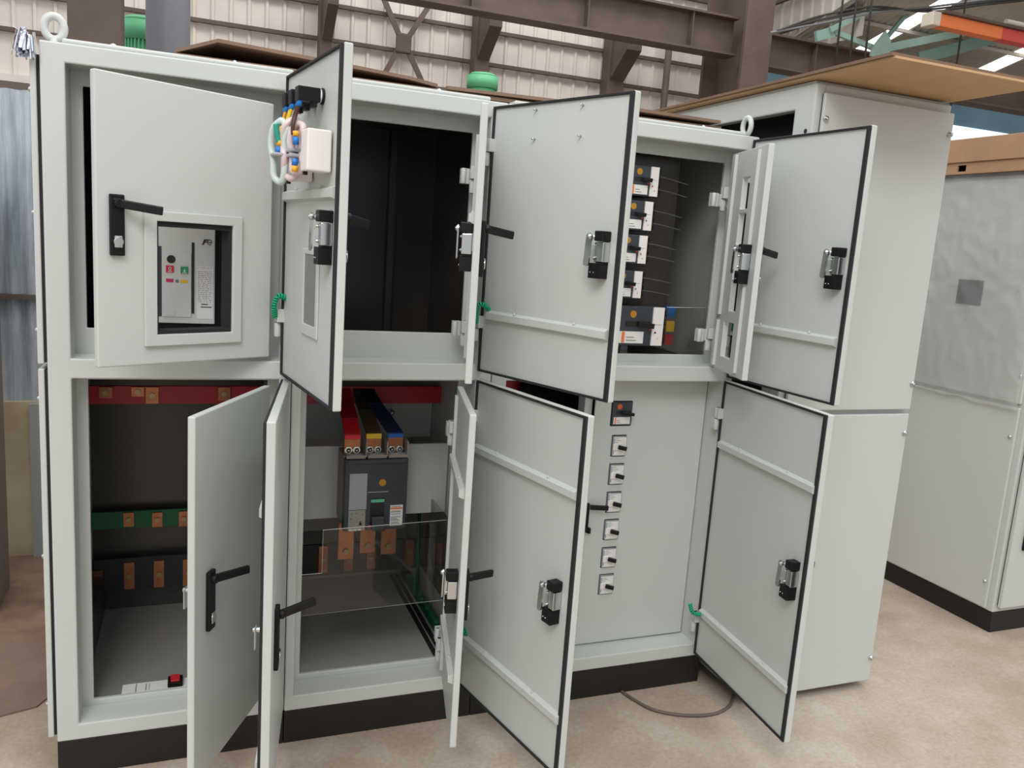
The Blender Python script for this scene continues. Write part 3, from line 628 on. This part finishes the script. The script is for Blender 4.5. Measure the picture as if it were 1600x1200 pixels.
m = MB(); arect(m, 313, 372, 480, 535, fy - .0245, fy - .0222, GREENB)
m.prism([(AX(335), AZ(521)), (AX(352), AZ(521)), (AX(344), AZ(494))], lambda u, v: (u, fy - .0248, v), lambda u, v: (u, fy - .0245, v), LABW); arect(m, 326, 360, 526, 531, fy - .0248, fy - .0245, LABW); m.build('on_button', ab)
m = MB(); arect(m, 200, 259, 580, 608, fy - .0226, fy - .0222, MAG); arect(m, 273, 299, 585, 609, fy - .0226, fy - .0222, INK); arect(m, 312, 372, 585, 610, fy - .0226, fy - .0222, YEL)
m.build('status_flags', ab)
m = MB(); arect(m, 440, 570, 470, 890, fy - .0188, fy - .0182, LABW); m.mi(INK)
yy = 482
rnd = random.Random(3)
while yy < 760:
    if yy < 490 or 500 < yy: 
        xx = 448
        while xx < 556:
            w_ = rnd.choice((8, 14, 22)); arect(m, xx, min(xx + w_, 560), yy, yy + 4, fy - .0191, fy - .0188, INK); xx += w_ + rnd.choice((4, 7, 12))
    yy += 15
for (a, b, c_, d_) in ((476, 532, 770, 778), (472, 560, 792, 800)): arect(m, a, b, c_, d_, fy - .0191, fy - .0188, INKD)
m.build('data_label', ab)
# maker's mark: a slanted block F and a ringed e
m = MB()
def lf(pts): m.prism([(AX(480 + u), AZ(300 - v)) for u, v in pts], lambda u, v: (u, fy - .0195, v), lambda u, v: (u, fy - .0182, v), INKD)
lf([(0, 0), (13, 0), (33, 43), (16, 43)]); lf([(26, 33), (47, 33), (51, 43), (30, 43)]); lf([(19, 17), (38, 17), (42, 26), (23, 26)])
e_ = []
for k in range(25):
    t_ = math.radians(-13.3 * k); e_.append((AX(540 + 17 * math.cos(t_)), fy - .0188, AZ(279 + 20 * math.sin(t_ - 0))))
m.tube(e_, .001, INKD, 6); m.tube([(AX(525), fy - .0188, AZ(280)), (AX(557), fy - .0188, AZ(280))], .001, INKD, 6)
m.build('maker_mark', ab)
MB().box(.12, .198, .125, .5, 1.37, 2.0, RUBBER).build('breaker_side_barrier', cabs[0])
# bars in the lower left compartment
def bolts(mb, pts, r=.011, y=0, dy=-.012, m=CHROME):
    for (x, z) in pts: mb.cyl((x, y, z), (x, y + dy * .4, z), r * 1.15, m, 6).dome((x, y + dy * .4, z), (x, y + dy, z), r * .75, m, 10)
    return mb
def busbar(cab, x0, x1, y, z0, z1, m, pads, nm, th=.012, padw=.018):
    b = MB().box(x0, x1, y, y + th, z0, z1, m).build(nm, cab, bevel=0.001)
    for (x, zz0, zz1) in pads:
        p = MB().box(x - padw, x + padw, y - .009, y - .0005, zz0, zz1, COPPER).cyl((x, y - .009, (zz0 + zz1) / 2), (x, y - .014, (zz0 + zz1) / 2), .010, BRASS, 12); p.build('copper_tab', b)
busbar(cabs[0], .022, .636, .5, 1.047, 1.11, RED, [(.1, 1.07, 1.107), (.2, 1.075, 1.107), (.245, 1.05, 1.107), (.48, 1.06, 1.107)], 'red_busbar', padw=.02)
busbar(cabs[0], .022, .636, .75, .512, .578, GRN, [(.15, .52, .575), (.25, .513, .57), (.345, .51, .57), (.45, .51, .57)], 'green_busbar')
busbar(cabs[0], .022, .636, .75, .262, .39, SLVK, [(.04, .29, .35), (.15, .268, .375), (.255, .266, .374), (.36, .262, .372), (.46, .262, .372)], 'black_busbar')
MB().box(.03, .06, .12, .78, .17, .33, DARKMET).build('cable_channel', cabs[0])
tag(MB().box(.165, .41, .14, .2, .1662, .168, LABW).box(.205, .208, .145, .195, .168, .1683, INK).box(.235, .238, .15, .19, .168, .1683, INK).box(.245, .247, .15, .19, .168, .1683, INK).build('paper_label_strip'),
    'white printed paper strip lying at the front of the lower left compartment floor', 'paper')
rs = thing('toggle_switch', (.325, .17, .168), 'small black and red switch lying on the paper strip, lower left compartment', 'switch')
MB().box(.302, .348, .145, .195, .1681, .184, BLACK).build('body', rs, bevel=0.002); MB().box(.311, .339, .15, .19, .1842, .191, REDB).build('rocker', rs, bevel=0.002)

# ------------------------------------------------------------------ middle cabinet
busbar(cabs[1], .681, 1.284, .5, 1.045, 1.11, RED, [(.87, 1.05, 1.105)], 'red_busbar')
MB().box(.70, 1.284, .36, .372, .645, .917, PAINT_IN).build('mounting_plate', cabs[1], bevel=0.002)
MB().box(.705, .735, .372, .9, .66, .70, GALV).box(1.24, 1.27, .372, .9, .66, .70, GALV).build('plate_arm', cabs[1])
def link(pts, w, mats, nm):
    """flat bar: pts = (x, y, z) centres, width w along x, sleeve on top and taped bare end"""
    m = MB(); n = len(pts)
    for k in range(n - 1):
        a, b = Vector(pts[k]), Vector(pts[k + 1]); d_ = (b - a).normalized(); nrm = d_.cross(Vector((1, 0, 0))).normalized() * .004
        m.hexa([p + Vector((sx, 0, 0)) + nrm * s_ for sx in (-w / 2, w / 2) for p in (a, b) for s_ in (-1, 1)], mats[k])
    o = m.build(nm, cabs[1], bevel=0.001)
    x, y, z = pts[-1]
    b = MB(); bolts(b, [(x - .014, z + .014), (x + .014, z + .014)], .012, y - .004, -.014); b.build('link_bolts', o)
link([(.90, .49, 1.10), (.90, .44, 1.07), (.895, .30, 1.03), (.897, .25, .985), (.897, .25, .969), (.897, .25, .918)], .056, [RED, RED, RED, RED if 0 else mat('bright_red_tape', srgb(222, 34, 52), .4), COPPER], 'red_link')
link([(.965, .49, 1.10), (.965, .46, 1.08), (.958, .34, 1.05), (.972, .25, .988), (.972, .25, .970), (.972, .25, .918)], .054, [SLVO, SLVO, SLVO, YEL, COPPER], 'yellow_link')
link([(.99, .49, 1.10), (.99, .46, 1.09), (.995, .36, 1.07), (1.05, .25, .988), (1.05, .25, .972), (1.05, .25, .918)], .056, [SLVB, SLVB, SLVB, BLU, COPPER], 'blue_link')
cb = MB().box(.868, 1.092, .245, .358, .66, .912, TERM).build('moulded_case_breaker', cabs[1], bevel=0.003, label='dark grey moulded case breaker')
U = lambda cx: .868 + (cx - 100) / 450 * .222
V = lambda cy: .905 - (cy - 380) / 480 * .257
def mrect(mb, a, b, c_, d_, y0_, y1_, m): mb.box(U(a), U(b), y0_, y1_, V(d_), V(c_), m)
m = MB(); mrect(m, 100, 550, 380, 862, .205, .2448, MCCBG); mrect(m, 112, 540, 384, 408, .2, .205, MCCBG); m.build('front_cover', cb, bevel=0.005)
m = MB(); mrect(m, 132, 258, 470, 715, .203, .2048, MCCBL); m.build('trip_unit_cover', cb, bevel=0.001)
m = MB(); mrect(m, 132, 252, 718, 858, .202, .2048, mat('trip_unit_grey', srgb(150, 146, 140), .5))
for (a, b) in ((155, 740), (188, 738), (150, 775), (232, 748)): m.cyl((U(a), .202, V(b)), (U(a), .2012, V(b)), .0038, INK, 10)
for a in (138, 168, 200): mrect(m, a, a + 26, 845, 857, .2012, .202, LABW)
m.prism([(U(205), V(820)), (U(232), V(820)), (U(218), V(790))], lambda u, v: (u, .2012, v), lambda u, v: (u, .202, v), INKD)
m.build('trip_unit', cb)
m = MB(); m.cyl((U(368), .2048, V(537)), (U(368), .2038, V(537)), .0125, GOLD, 20); m.build('logo_dot', cb)
m = MB(); mrect(m, 265, 410, 597, 602, .2038, .2048, MCCBL); m.build('cover_line', cb)
m = MB(); mrect(m, 286, 388, 640, 850, .2035, .2048, INKD); mrect(m, 290, 386, 650, 670, .2025, .2036, mat('green_flag', srgb(90, 186, 140), .5)); m.build('lever_slot', cb)
m = MB(); m.hexa([(x, y, z) for x in (U(292), U(388)) for (y, z) in ((.203, V(845)), (.203, V(765)), (.172, V(852)), (.185, V(758)))], mat('lever_dark_grey', srgb(46, 48, 54), .4)); m.build('breaker_lever', cb, bevel=0.004)
m = MB(); m.cyl((U(285), .2048, V(835)), (U(285), .2025, V(835)), .006, REDB, 12); m.build('trip_button', cb)
m = MB(); mrect(m, 432, 524, 696, 838, .2038, .2048, LABW); mrect(m, 434, 522, 712, 724, .2033, .2038, LABO)
for yy in (703, 735, 742, 755, 775, 784, 792, 800, 812, 820): mrect(m, 438, 438 + 30 + (yy * 7) % 46, yy, yy + 4, .2033, .2038, INK)
m.build('data_label', cb)
m = MB()
for k in range(3):
    a = .873 + k * .074; m.box(a, a + .066, .215, .245, .907, .918, TERM); m.box(a + .01, a + .056, .218, .24, .918, .9195, MCCBL)
    m.box(a + .066, a + .0705, .215, .30, .912, .965, TERM)
m.build('terminal_shield', cb, bevel=0.002)
for k, x in enumerate((.89, .968, 1.045)):
    z0 = (.522, .54, .53)[k]
    p = MB().box(x - .028, x + .028, .262, .27, z0, .66, COPPER); p.cyl((x, .262, z0 + .03), (x, .252, z0 + .03), .012, BRASS, 6); p.build('lower_copper_tail', cabs[1], bevel=0.001)
m = MB().prism([(.79, .68), (1.225, .69), (1.225, .385), (.715, .375), (.715, .525), (.79, .525)], lambda u, v: (u, .148, v), lambda u, v: (u, .151, v), ACRYL); cs = m.build('clear_shield', cabs[1])
MB().tube([(.79, .1465, .525), (.79, .1465, .68), (1.225, .1465, .69)], .0012, EDGE, 6).build('edge_glint', cs)  # pale tubes added for the bright lines along the sheet's edges
MB().tube([(1.225, .1465, .385), (.715, .1465, .375), (.715, .1465, .525), (.79, .1465, .525)], .0012, EDGE, 6).build('edge_glint', cs)
MB().box(1.226, 1.232, .11, .5, .39, .70, ACRYL).build('clear_side_shield', cabs[1])
busbar(cabs[1], .681, 1.284, .72, .27, .405, SLVK, [(.88, .285, .40), (.985, .285, .37), (1.08, .285, .38), (1.245, .285, .40)], 'black_busbar')
MB().box(.681, 1.284, .74, .752, .46, .56, GALV).build('rear_rail', cabs[1])
m = MB().box(1.205, 1.222, .12, .9, .167, .171, INKD).box(1.23, 1.247, .12, .9, .167, .171, INKD); m.build('floor_slot', cabs[1])
m = MB().box(1.258, 1.268, .3, .9, .168, .205, GRN)
for k in range(9): m.box(1.252, 1.272, .32 + .065 * k, .35 + .065 * k, .205, .222, GRN)
m.build('green_earth_bar', cabs[1])
MB().cyl((1.255, .6, .2), (1.255, .62, .6), .008, GRN, 8).build('green_earth_wire', cabs[1])
MB().box(.70, 1.284, .62, .632, .88, 1.04, PAINT_IN).build('light_catch_panel', cabs[1])  # added ahead of the rear partition so this strip catches more light
m = MB(); m.dome((1.115, .62, .985), (1.115, .595, .985), .016, CHROME, 14); m.build('rear_bolt', cabs[1])
MB().box(.70, .716, .1165, .36, .167, .66, PAINT_IN).build('side_upright', cabs[1])

# ------------------------------------------------------------------ right cabinet of the line
busbar(cabs[2], 1.329, 1.62, .5, 1.06, 1.135, RED, [], 'red_busbar')
busbar(cabs[2], 1.329, 2.0, .6, 1.0, 1.06, SLVK, [], 'black_busbar')
m = MB().cyl((1.62, .45, .6), (1.62, .45, 1.13), .022, DARKMET, 14).box(1.5, 1.7, .44, .46, 1.16, 1.2, DARKMET); m.build('support_post', cabs[2])
px0, px1 = 1.753, 2.2305
BZ = (.962, .852, .742, .633, .521, .412)
cut = [(1.821, 1.909, 1.038, 1.133)] + [(1.834, 1.896, z - .041, z + .041) for z in BZ]
pn = MB().plate(px0, px1, .173, 1.2215, .092, .0998, cut, PAINT).build('breaker_cover_panel', cabs[2], bevel=0.003)
MB().box(1.7535, 1.761, .08, .092, .63, .745, BLACK).box(1.761, 1.772, .076, .09, .627, .649, BLACK).build('handle_plate', pn, bevel=0.002)
MB().bar((1.760, .076, .732), (1.827, .058, .731), .010, .018, BLACK).build('handle_lever', pn, bevel=0.002)
MB().box(1.722, 1.7525, .1165, .17, .168, 1.2215, PAINT).build('panel_upright', cabs[2])
MB().box(1.753, 2.2305, .0998, .1165, .1675, .172, PAINT).build('panel_sill', cabs[2])
def small_breaker(x0, x1, z0, z1, yf=.086):
    b = MB().box(x0 + .003, x1 - .003, yf, .16, z0 + .003, z1 - .003, MCCBL).box(x0 - .004, x1 + .004, .1005, .19, z0 - .006, z1 + .006, SLVK).build('circuit_breaker', cabs[2], bevel=0.0012)
    zc = (z0 + z1) / 2 - .002
    m = MB().box(x0 + .005, x1 - .005, yf - .0015, yf - .0002, z0 + .005, z1 - .006, LABW)
    for k in range(3): m.box(x0 + .009, x0 + .025 + .008 * (k % 2), yf - .0018, yf - .0015, z1 - .012 - .007 * k, z1 - .0105 - .007 * k, INK)
    m.box(x0 + .006, x0 + .008, yf - .0018, yf - .0015, z0 + .01, z0 + .022, BLU).box(x0 + .006, x0 + .008, yf - .0018, yf - .0015, z1 - .03, z1 - .01, BLU); m.build('breaker_label', b)
    MB().box(x0 + .002, x1 - .018, yf - .006, yf - .0016, zc - .012, zc + .011, WHITEP).box(x0 + .002, x1 - .004, yf - .003, yf - .0016, zc - .013, zc - .011, INK).build('lever_surround', b, bevel=0.001)
    MB().bar((x0 + .022, yf - .008, zc + .001), (x1 - .012, yf - .024, zc - .004), .012, .015, BLACK).build('breaker_lever', b, bevel=0.002)
for z in BZ: small_breaker(1.834, 1.896, z - .04, z + .04)
def big_breaker(x0, x1, z0, z1, y, trip, dot=GOLD, nm='circuit_breaker'):
    """breaker lying on its side: dark cover, dot, black lever, orange and white label, white trip unit at the right end"""
    w = x1 - x0; h = z1 - z0
    b = MB().box(x0, x1, y, y + .09, z0, z1, MCCBG).build(nm, cabs[2], bevel=0.003)
    xe = x1 - (trip if trip else 0)
    if trip: MB().box(xe + .001, x1 - .001, y - .006, y - .0002, z0 + .002, z1 - .001, WHITEP).cyl((xe + trip * .3, y - .0062, z0 + h * .35), (xe + trip * .3, y - .007, z0 + h * .35), .0024 if trip < .035 else .004, INKD, 10).cyl((xe + trip * .55, y - .0062, z0 + h * .2), (xe + trip * .55, y - .007, z0 + h * .2), .002, INK, 8).box(xe + .006, x1 - .008, y - .0066, y - .006, z0 + h * .55, z0 + h * .56, INK).build('trip_unit', b, bevel=0.001)
    MB().cyl((x0 + w * .35, y - .0002, z1 - h * .2), (x0 + w * .35, y - .0012, z1 - h * .2), .011 * (h / .1) ** .5, dot, 20).build('logo_dot', b)
    MB().box(x0 + w * .2, xe - .004, y - .0012, y - .0002, z0 + h * .48, z0 + h * .62, INKD).build('lever_slot', b)
    MB().bar((x0 + w * .45, y - .006, z0 + h * .56), (xe - .004, y - .028, z0 + h * .52), .012, h * .13, BLACK).build('breaker_lever', b, bevel=0.002)
    m = MB().box(x0 + w * .08, (xe - .006) if w < .15 else x0 + w * .6, y - .0012, y - .0002, z0 + h * .06, z0 + h * .36, LABW)
    m.box(x0 + w * .14, x0 + w * .2, y - .0018, y - .0012, z0 + h * .07, z0 + h * .35, LABO).box(x0 + w * .24, x0 + w * .45, y - .0018, y - .0012, z0 + h * .12, z0 + h * .14, INK).box(x0 + w * .24, x0 + w * .4, y - .0018, y - .0012, z0 + h * .2, z0 + h * .22, INK)
    m.build('data_label', b)
    if trip:
        MB().cyl((xe - .006, y - .0002, z0 + h * .42), (xe - .006, y - .0025, z0 + h * .42), .0035, REDB, 10).build('trip_button', b)
        m = MB().box(x1, x1 + .014, y + .012, y + .085, z0 + .004, z1 - .004, BLACK)
        for k in range(4): m.box(x1 + .014, x1 + .02, y + .014, y + .08, z0 + .008 + k * h * .24, z0 + .008 + k * h * .24 + h * .15, BLACK)
        m.build('terminal_block', b, bevel=0.001)
        return b
big_breaker(1.824, 1.906, 1.041, 1.130, .088, 0, ORANGE)
for (xr, za, zb_) in ((1.918, 1.877, 1.982), (1.906, 1.757, 1.861), (1.896, 1.639, 1.741), (1.889, 1.515, 1.614)):
    big_breaker(xr - .118, xr, za, zb_, .08, .034)
    m = MB()
    for z in (za + .03, za + .075): m.tube(spline([(xr + .015, .10, z), (xr + .08, .11, z - .006), (xr + .15, .12, z - .016)], 6), .0022, GALV, 6)
    m.build('stripped_lead', cabs[2])
big_breaker(1.80, 1.996, 1.343, 1.487, .08, .048)
MB().box(1.70, 2.06, .172, .18, 1.33, 2.03, DARKSHEET).build('breaker_mounting_plate', cabs[2])
MB().box(1.895, 1.925, .2, .24, 1.281, 1.72, PAINT_IN).build('rear_upright', cabs[2])
m = MB()
for z, mt in ((1.466, BLU), (1.412, YEL), (1.361, RED)): m.box(2.05, 2.084, .14, .17, z - .02, z + .02, mt).box(2.0, 2.05, .15, .162, z - .012, z + .012, COPPER)
m.build('phase_sleeves', cabs[2])
MB().prism([(2.03, 1.485), (2.20, 1.49), (2.20, 1.33), (2.0, 1.335), (2.0, 1.44)], lambda u, v: (u, .12, v), lambda u, v: (u, .123, v), ACRYL).build('clear_shield', cabs[2])
MB().tube([(2.03, .118, 1.485), (2.20, .118, 1.49)], .001, EDGE, 6).build('shield_edge_glint', cabs[2])  # pale tube painted as the bright line on the edge
MB().cyl((2.18, .58, 1.66), (2.18, .62, 1.66), .14, BLACK, 40).cyl((2.18, .56, 1.66), (2.18, .58, 1.66), .07, DARKMET, 30).build('cooling_fan', cabs[2])
m = MB()
for k in range(3): m.tube(spline([(1.95 + .03 * k, .3, 2.0), (2.0 + .03 * k, .42, 1.8), (2.05 + .04 * k, .5, 1.55), (2.0 + .05 * k, .5, 1.3)], 8), .012, SLVK, 8)
m.build('black_cables', cabs[2])

# ------------------------------------------------------------------ separate cabinet at the right end of the line
c2 = thing('switchgear_cabinet', (2.64, .4, 0), 'taller grey cabinet right of the front line, plain bolted side panels, board on top', 'electrical cabinet')
X0, X1, Y0, Y1, Z0, Z1 = 2.332, 2.946, -.196, .95, .03, 2.283
MB().plate(Y0, Y1, Z0, Z1, X0, X0 + .04, [(Y0 + .10, Y1 - .1, .16, 2.205)], PAINT, 'x').build('left_frame', c2, bevel=0.005)
MB().plate(X0 + .0405, X1, Z0, Z1, Y0 + .0005, Y0 + .03, [(X0 + .08, X1 - .03, .1, 1.1), (X0 + .08, X1 - .03, 1.19, 2.2)], PAINT).build('front_frame', c2, bevel=0.004)
MB().box(X1 - .02, X1, Y0 + .031, Y1, Z0, Z1, PAINT_IN).box(X0 + .041, X1 - .021, Y1 - .02, Y1, Z0, Z1, PAINT_IN).box(X0 + .041, X1 - .021, Y0 + .031, Y1 - .021, Z1 - .02, Z1, PAINT_IN).box(X0 + .041, X1 - .021, Y0 + .031, Y1 - .021, Z0, Z0 + .02, PAINT_IN).build('shell', c2)
MB().box(X0 + .2, X0 + .21, Y0 + .04, Y1 - .03, Z0 + .021, Z1 - .021, DARKSHEET).build('shade_partition', c2)  # dark sheet stands in for shade; the walls inside are grey
for z0, z1 in ((1.158, 2.252), (.034, 1.141)):
    p = MB().box(X0 + .024, X1 - .002, Y0 - .021, Y0 - .007, z0, z1, PAINT).build('side_panel', c2, bevel=0.004)
    MB().plate(X0 + .028, X1 - .006, z0 + .004, z1 - .004, Y0 - .0068, Y0 - .0002, [(X0 + .05, X1 - .03, z0 + .03, z1 - .03)], RUBBER).build('gasket', p)
    for (x, z) in ((X0 + .034, z1 - .085), (X1 - .016, z1 - .075), (X1 - .014, z0 + .10), (X0 + .034, z0 + .10)): MB().dome((x, Y0 - .021, z), (x, Y0 - .034, z), .0105, CHROME).build('bolt', p)
MB().cyl((X0 - .001, Y0 + .03, 2.128), (X0 + .001, Y0 + .03, 2.128), .008, INKD, 16).build('bolt_hole', c2)
MB().box(X0 + .01, X1 - .02, Y0 + .02, Y1 - .02, Z1 + .0005, Z1 + .012, PAINT).build('top_cover', c2, bevel=0.004)
MB().box(X0 + .05, X1 - .05, Y0 + .06, Y1 - .05, 0, Z0 - .0005, PLINTH).build('feet', c2)

# ------------------------------------------------------------------ wrapped cabinet at far right
c3 = thing('switchgear_cabinet', (4.4, .45, 0), 'grey cabinet at far right with clear plastic film over its side', 'electrical cabinet')
X0, X1, Y0, Y1 = 3.944, 4.9, .042, .9
MB().box(X0, X1, Y0 - .002, Y1, 0, .1, PLINTH).build('plinth', c3, bevel=0.002)
MB().box(X0, X1, Y0, Y1, .1005, 2.155, PAINT).build('body', c3, bevel=0.006)
for z0, z1 in ((.112, 1.094), (1.112, 2.14)):
    p = MB().box(X0 - .016, X0 - .0005, Y0 + .03, Y1 - .02, z0, z1, PAINT).build('side_panel', c3, bevel=0.004)
    for (y, z) in ((Y0 + .05, z0 + .13), (Y0 + .05, z1 - .14)): MB().dome((X0 - .016, y, z), (X0 - .026, y, z), .009, CHROME).build('bolt', p)
dd = MB().box(X0 + .018, X1 - .03, Y0 - .026, Y0 - .006, .13, 2.12, PAINT).build('door', c3, bevel=0.004)
MB().box(X0 + .024, X1 - .036, Y0 - .0058, Y0 - .0003, .136, 2.114, RUBBER).build('gasket', dd)
MB().box(X0 + .085, X0 + .115, Y0 - .04, Y0 - .026, .42, .58, BLACK).build('handle_plate', dd, bevel=0.003)
MB().box(X0 - .019, X0 - .0165, .36, .50, 1.54, 1.66, mat('dark_grey_plate', srgb(46, 45, 47), .5)).build('dark_side_plate', c3)
# film
fm = MB(); i = fm.mi(FILM); NY, NZ = 40, 60; G = {}
rn = random.Random(5)
from mathutils import noise as mn
for a in range(NY + 1):
    for b in range(NZ + 1):
        y = .07 + (.80 - .07) * a / NY; z = 1.085 + (2.165 - 1.085) * b / NZ
        amp = mn.noise(Vector((y * 5, z * 4, 1))) * .010 - (1 - min(1, abs(mn.noise(Vector((y * 9 + z * 3, z * 6 - y * 4, 9)))) * 5)) * .007 + abs(mn.noise(Vector((y * 13 + z * 8, z * 11 - y * 6, 4)))) * .016 * (1 if z > 1.62 else .5)
        if b == 0: z += .02 * mn.noise(Vector((y * 9, 0, 2)))
        G[a, b] = fm.bm.verts.new((3.944 - .036 + amp * (.4 + .6 * math.sin(math.pi * min(1, (NZ - b) / 12) * .5)), y, z))
for b in range(1): pass
for a in range(NY):
    for b in range(NZ): fm.face([G[a, b], G[a + 1, b], G[a + 1, b + 1], G[a, b + 1]], i, True)
for a in range(NY):   # fold over the top of the cabinet
    p, q = G[a, NZ], G[a + 1, NZ]
    r_, s_ = [fm.bm.verts.new((3.99, v.co.y, 2.166)) for v in (p, q)]; fm.face([p, q, s_, r_], i, True)
tag(fm.build('plastic_film'), 'crumpled clear plastic film hanging over the side of the far-right cabinet', 'plastic film')
bx = thing('cardboard_box', (4.3, .5, 2.168), 'flat brown cardboard box lying on top of the far-right cabinet', 'box')
MB().plate(-.0, 1.0, 2.168, 2.222, 3.89, 3.90, [(.53, .58, 2.18, 2.21)], CARD, 'x').box(3.90, 4.75, 0, 1.0, 2.168, 2.172, CARD).box(3.90, 4.75, 0, .01, 2.172, 2.222, CARD).box(3.90, 4.75, .99, 1.0, 2.172, 2.222, CARD).box(4.74, 4.75, .01, .99, 2.172, 2.222, CARD).build('tray', bx)
MB().box(3.88, 4.76, -.01, 1.01, 2.2225, 2.335, CARD).build('lid', bx, bevel=0.003)

# ------------------------------------------------------------------ cardboard on top, foil, cable, board on floor
def sheet(name, profile, y0_, y1_, th, m, label, skew=0.0, nseg=1):
    """corrugated board lying along x: profile = list of (x, z)"""
    mb_ = MB(); i_ = mb_.mi(m); R_ = []
    for (x, z) in profile:
        R_.append([mb_.bm.verts.new((x + (skew if yy == y1_ else 0), yy, z + dz)) for yy in (y0_, y1_) for dz in (0, th)])
    for k in range(len(R_) - 1):
        A, B = R_[k], R_[k + 1]
        for (p, q) in ((0, 1), (1, 3), (3, 2), (2, 0)): mb_.face([A[p], A[q], B[q], B[p]], i_)
    mb_.face([R_[0][j] for j in (0, 1, 3, 2)], i_); mb_.face([R_[-1][j] for j in (0, 1, 3, 2)], i_)
    return tag(mb_.build(name), label, 'cardboard', 'cardboard sheets on the front cabinets')
sheet('cardboard_sheet', [(.325, 2.1305), (1.30, 2.1305), (1.62, 2.131)], .07, .85, .012, CARDD, 'lower brown cardboard sheet flat on the left and middle cabinet tops')
sheet('cardboard_sheet', [(.33, 2.1435), (.44, 2.186), (.75, 2.172), (1.0, 2.158), (1.09, 2.147)], .07, .86, .010, CARDD, 'upper cardboard sheet curling up at its left end above the leftmost cabinets', skew=-.06)
sheet('cardboard_sheet', [(1.65, 2.1305), (1.8, 2.134), (2.155, 2.137)], .075, .8, .010, CARDD, 'cardboard sheet on the right cabinet of the front line, lower layer', skew=.03)
sheet('cardboard_sheet', [(1.12, 2.1435), (1.5, 2.15), (1.8, 2.158), (2.14, 2.156)], .06, .75, .010, CARDD, 'topmost cardboard sheet at the right end of the front line')
pb = MB()
pb.hexa([(x, y, z) for (x, y, z) in ((2.31, -.55, 2.297), (2.31, -.55, 2.304), (2.31, .95, 2.297), (2.31, .95, 2.304), (2.955, -.55, 2.297), (2.955, -.55, 2.304), (2.955, .95, 2.297), (2.955, .95, 2.304))], CARDK)
tag(pb.build('plywood_board'), 'thin brown board overhanging the front of the taller right cabinet', 'board')
tag(MB().box(2.30, 2.95, -.545, .95, 2.3045, 2.314, CARDD).build('cardboard_sheet'), 'dark cardboard sheet stacked on the brown board of the taller cabinet', 'cardboard')
tg = MB(); rn = random.Random(11)
for k in range(70):
    a = rn.uniform(0, 2 * math.pi); l = rn.uniform(.03, .055); w = rn.uniform(.003, .006)
    p0 = Vector((-.024 + rn.uniform(-.01, .012), -.006 + rn.uniform(-.006, .006), 2.118 + rn.uniform(-.006, .008))); out = Vector((math.cos(a) * .7 - .25, math.sin(a) * .5 - .3, 0)) * rn.uniform(.012, .034)
    p1 = p0 + out * .7 + Vector((0, 0, rn.uniform(-.004, .014))); p2 = p0 + out * 1.1 + Vector((0, 0, -l)); sd = Vector((-math.sin(a), math.cos(a), rn.uniform(-.6, .6))).normalized() * w
    i = tg.mi(FOIL); v = [tg.bm.verts.new(q) for q in (p0 - sd * .5, p0 + sd * .5, p1 + sd, p1 - sd, p2 + sd * .7, p2 - sd * .7)]
    tg.face(v[:4], i); tg.face([v[3], v[2], v[4], v[5]], i)
tag(tg.build('foil_tassel'), 'silver foil tassel hung at the top left corner of the leftmost cabinet', 'tassel')
tag(MB().tube(spline([(1.925, .0, .006), (1.945, -.07, .006), (1.985, -.15, .006), (2.078, -.208, .006), (2.19, -.228, .006), (2.285, -.195, .006), (2.36, -.12, .006)], 10), .006, CABLE, 8).build('floor_cable'),
    'grey-brown cable curving over the floor in front of the black plinth', 'cable')
tag(MB().prism([(-.05, .56), (-.12, .42), (-.5, .30), (-.95, .62), (-.62, 1.02), (-.05, .86)], lambda u, v: (u, v, .001), lambda u, v: (u, v, .006), CARDR).build('cardboard_sheet'),
    'red-brown cardboard sheet lying on the floor left of the leftmost cabinet', 'cardboard')
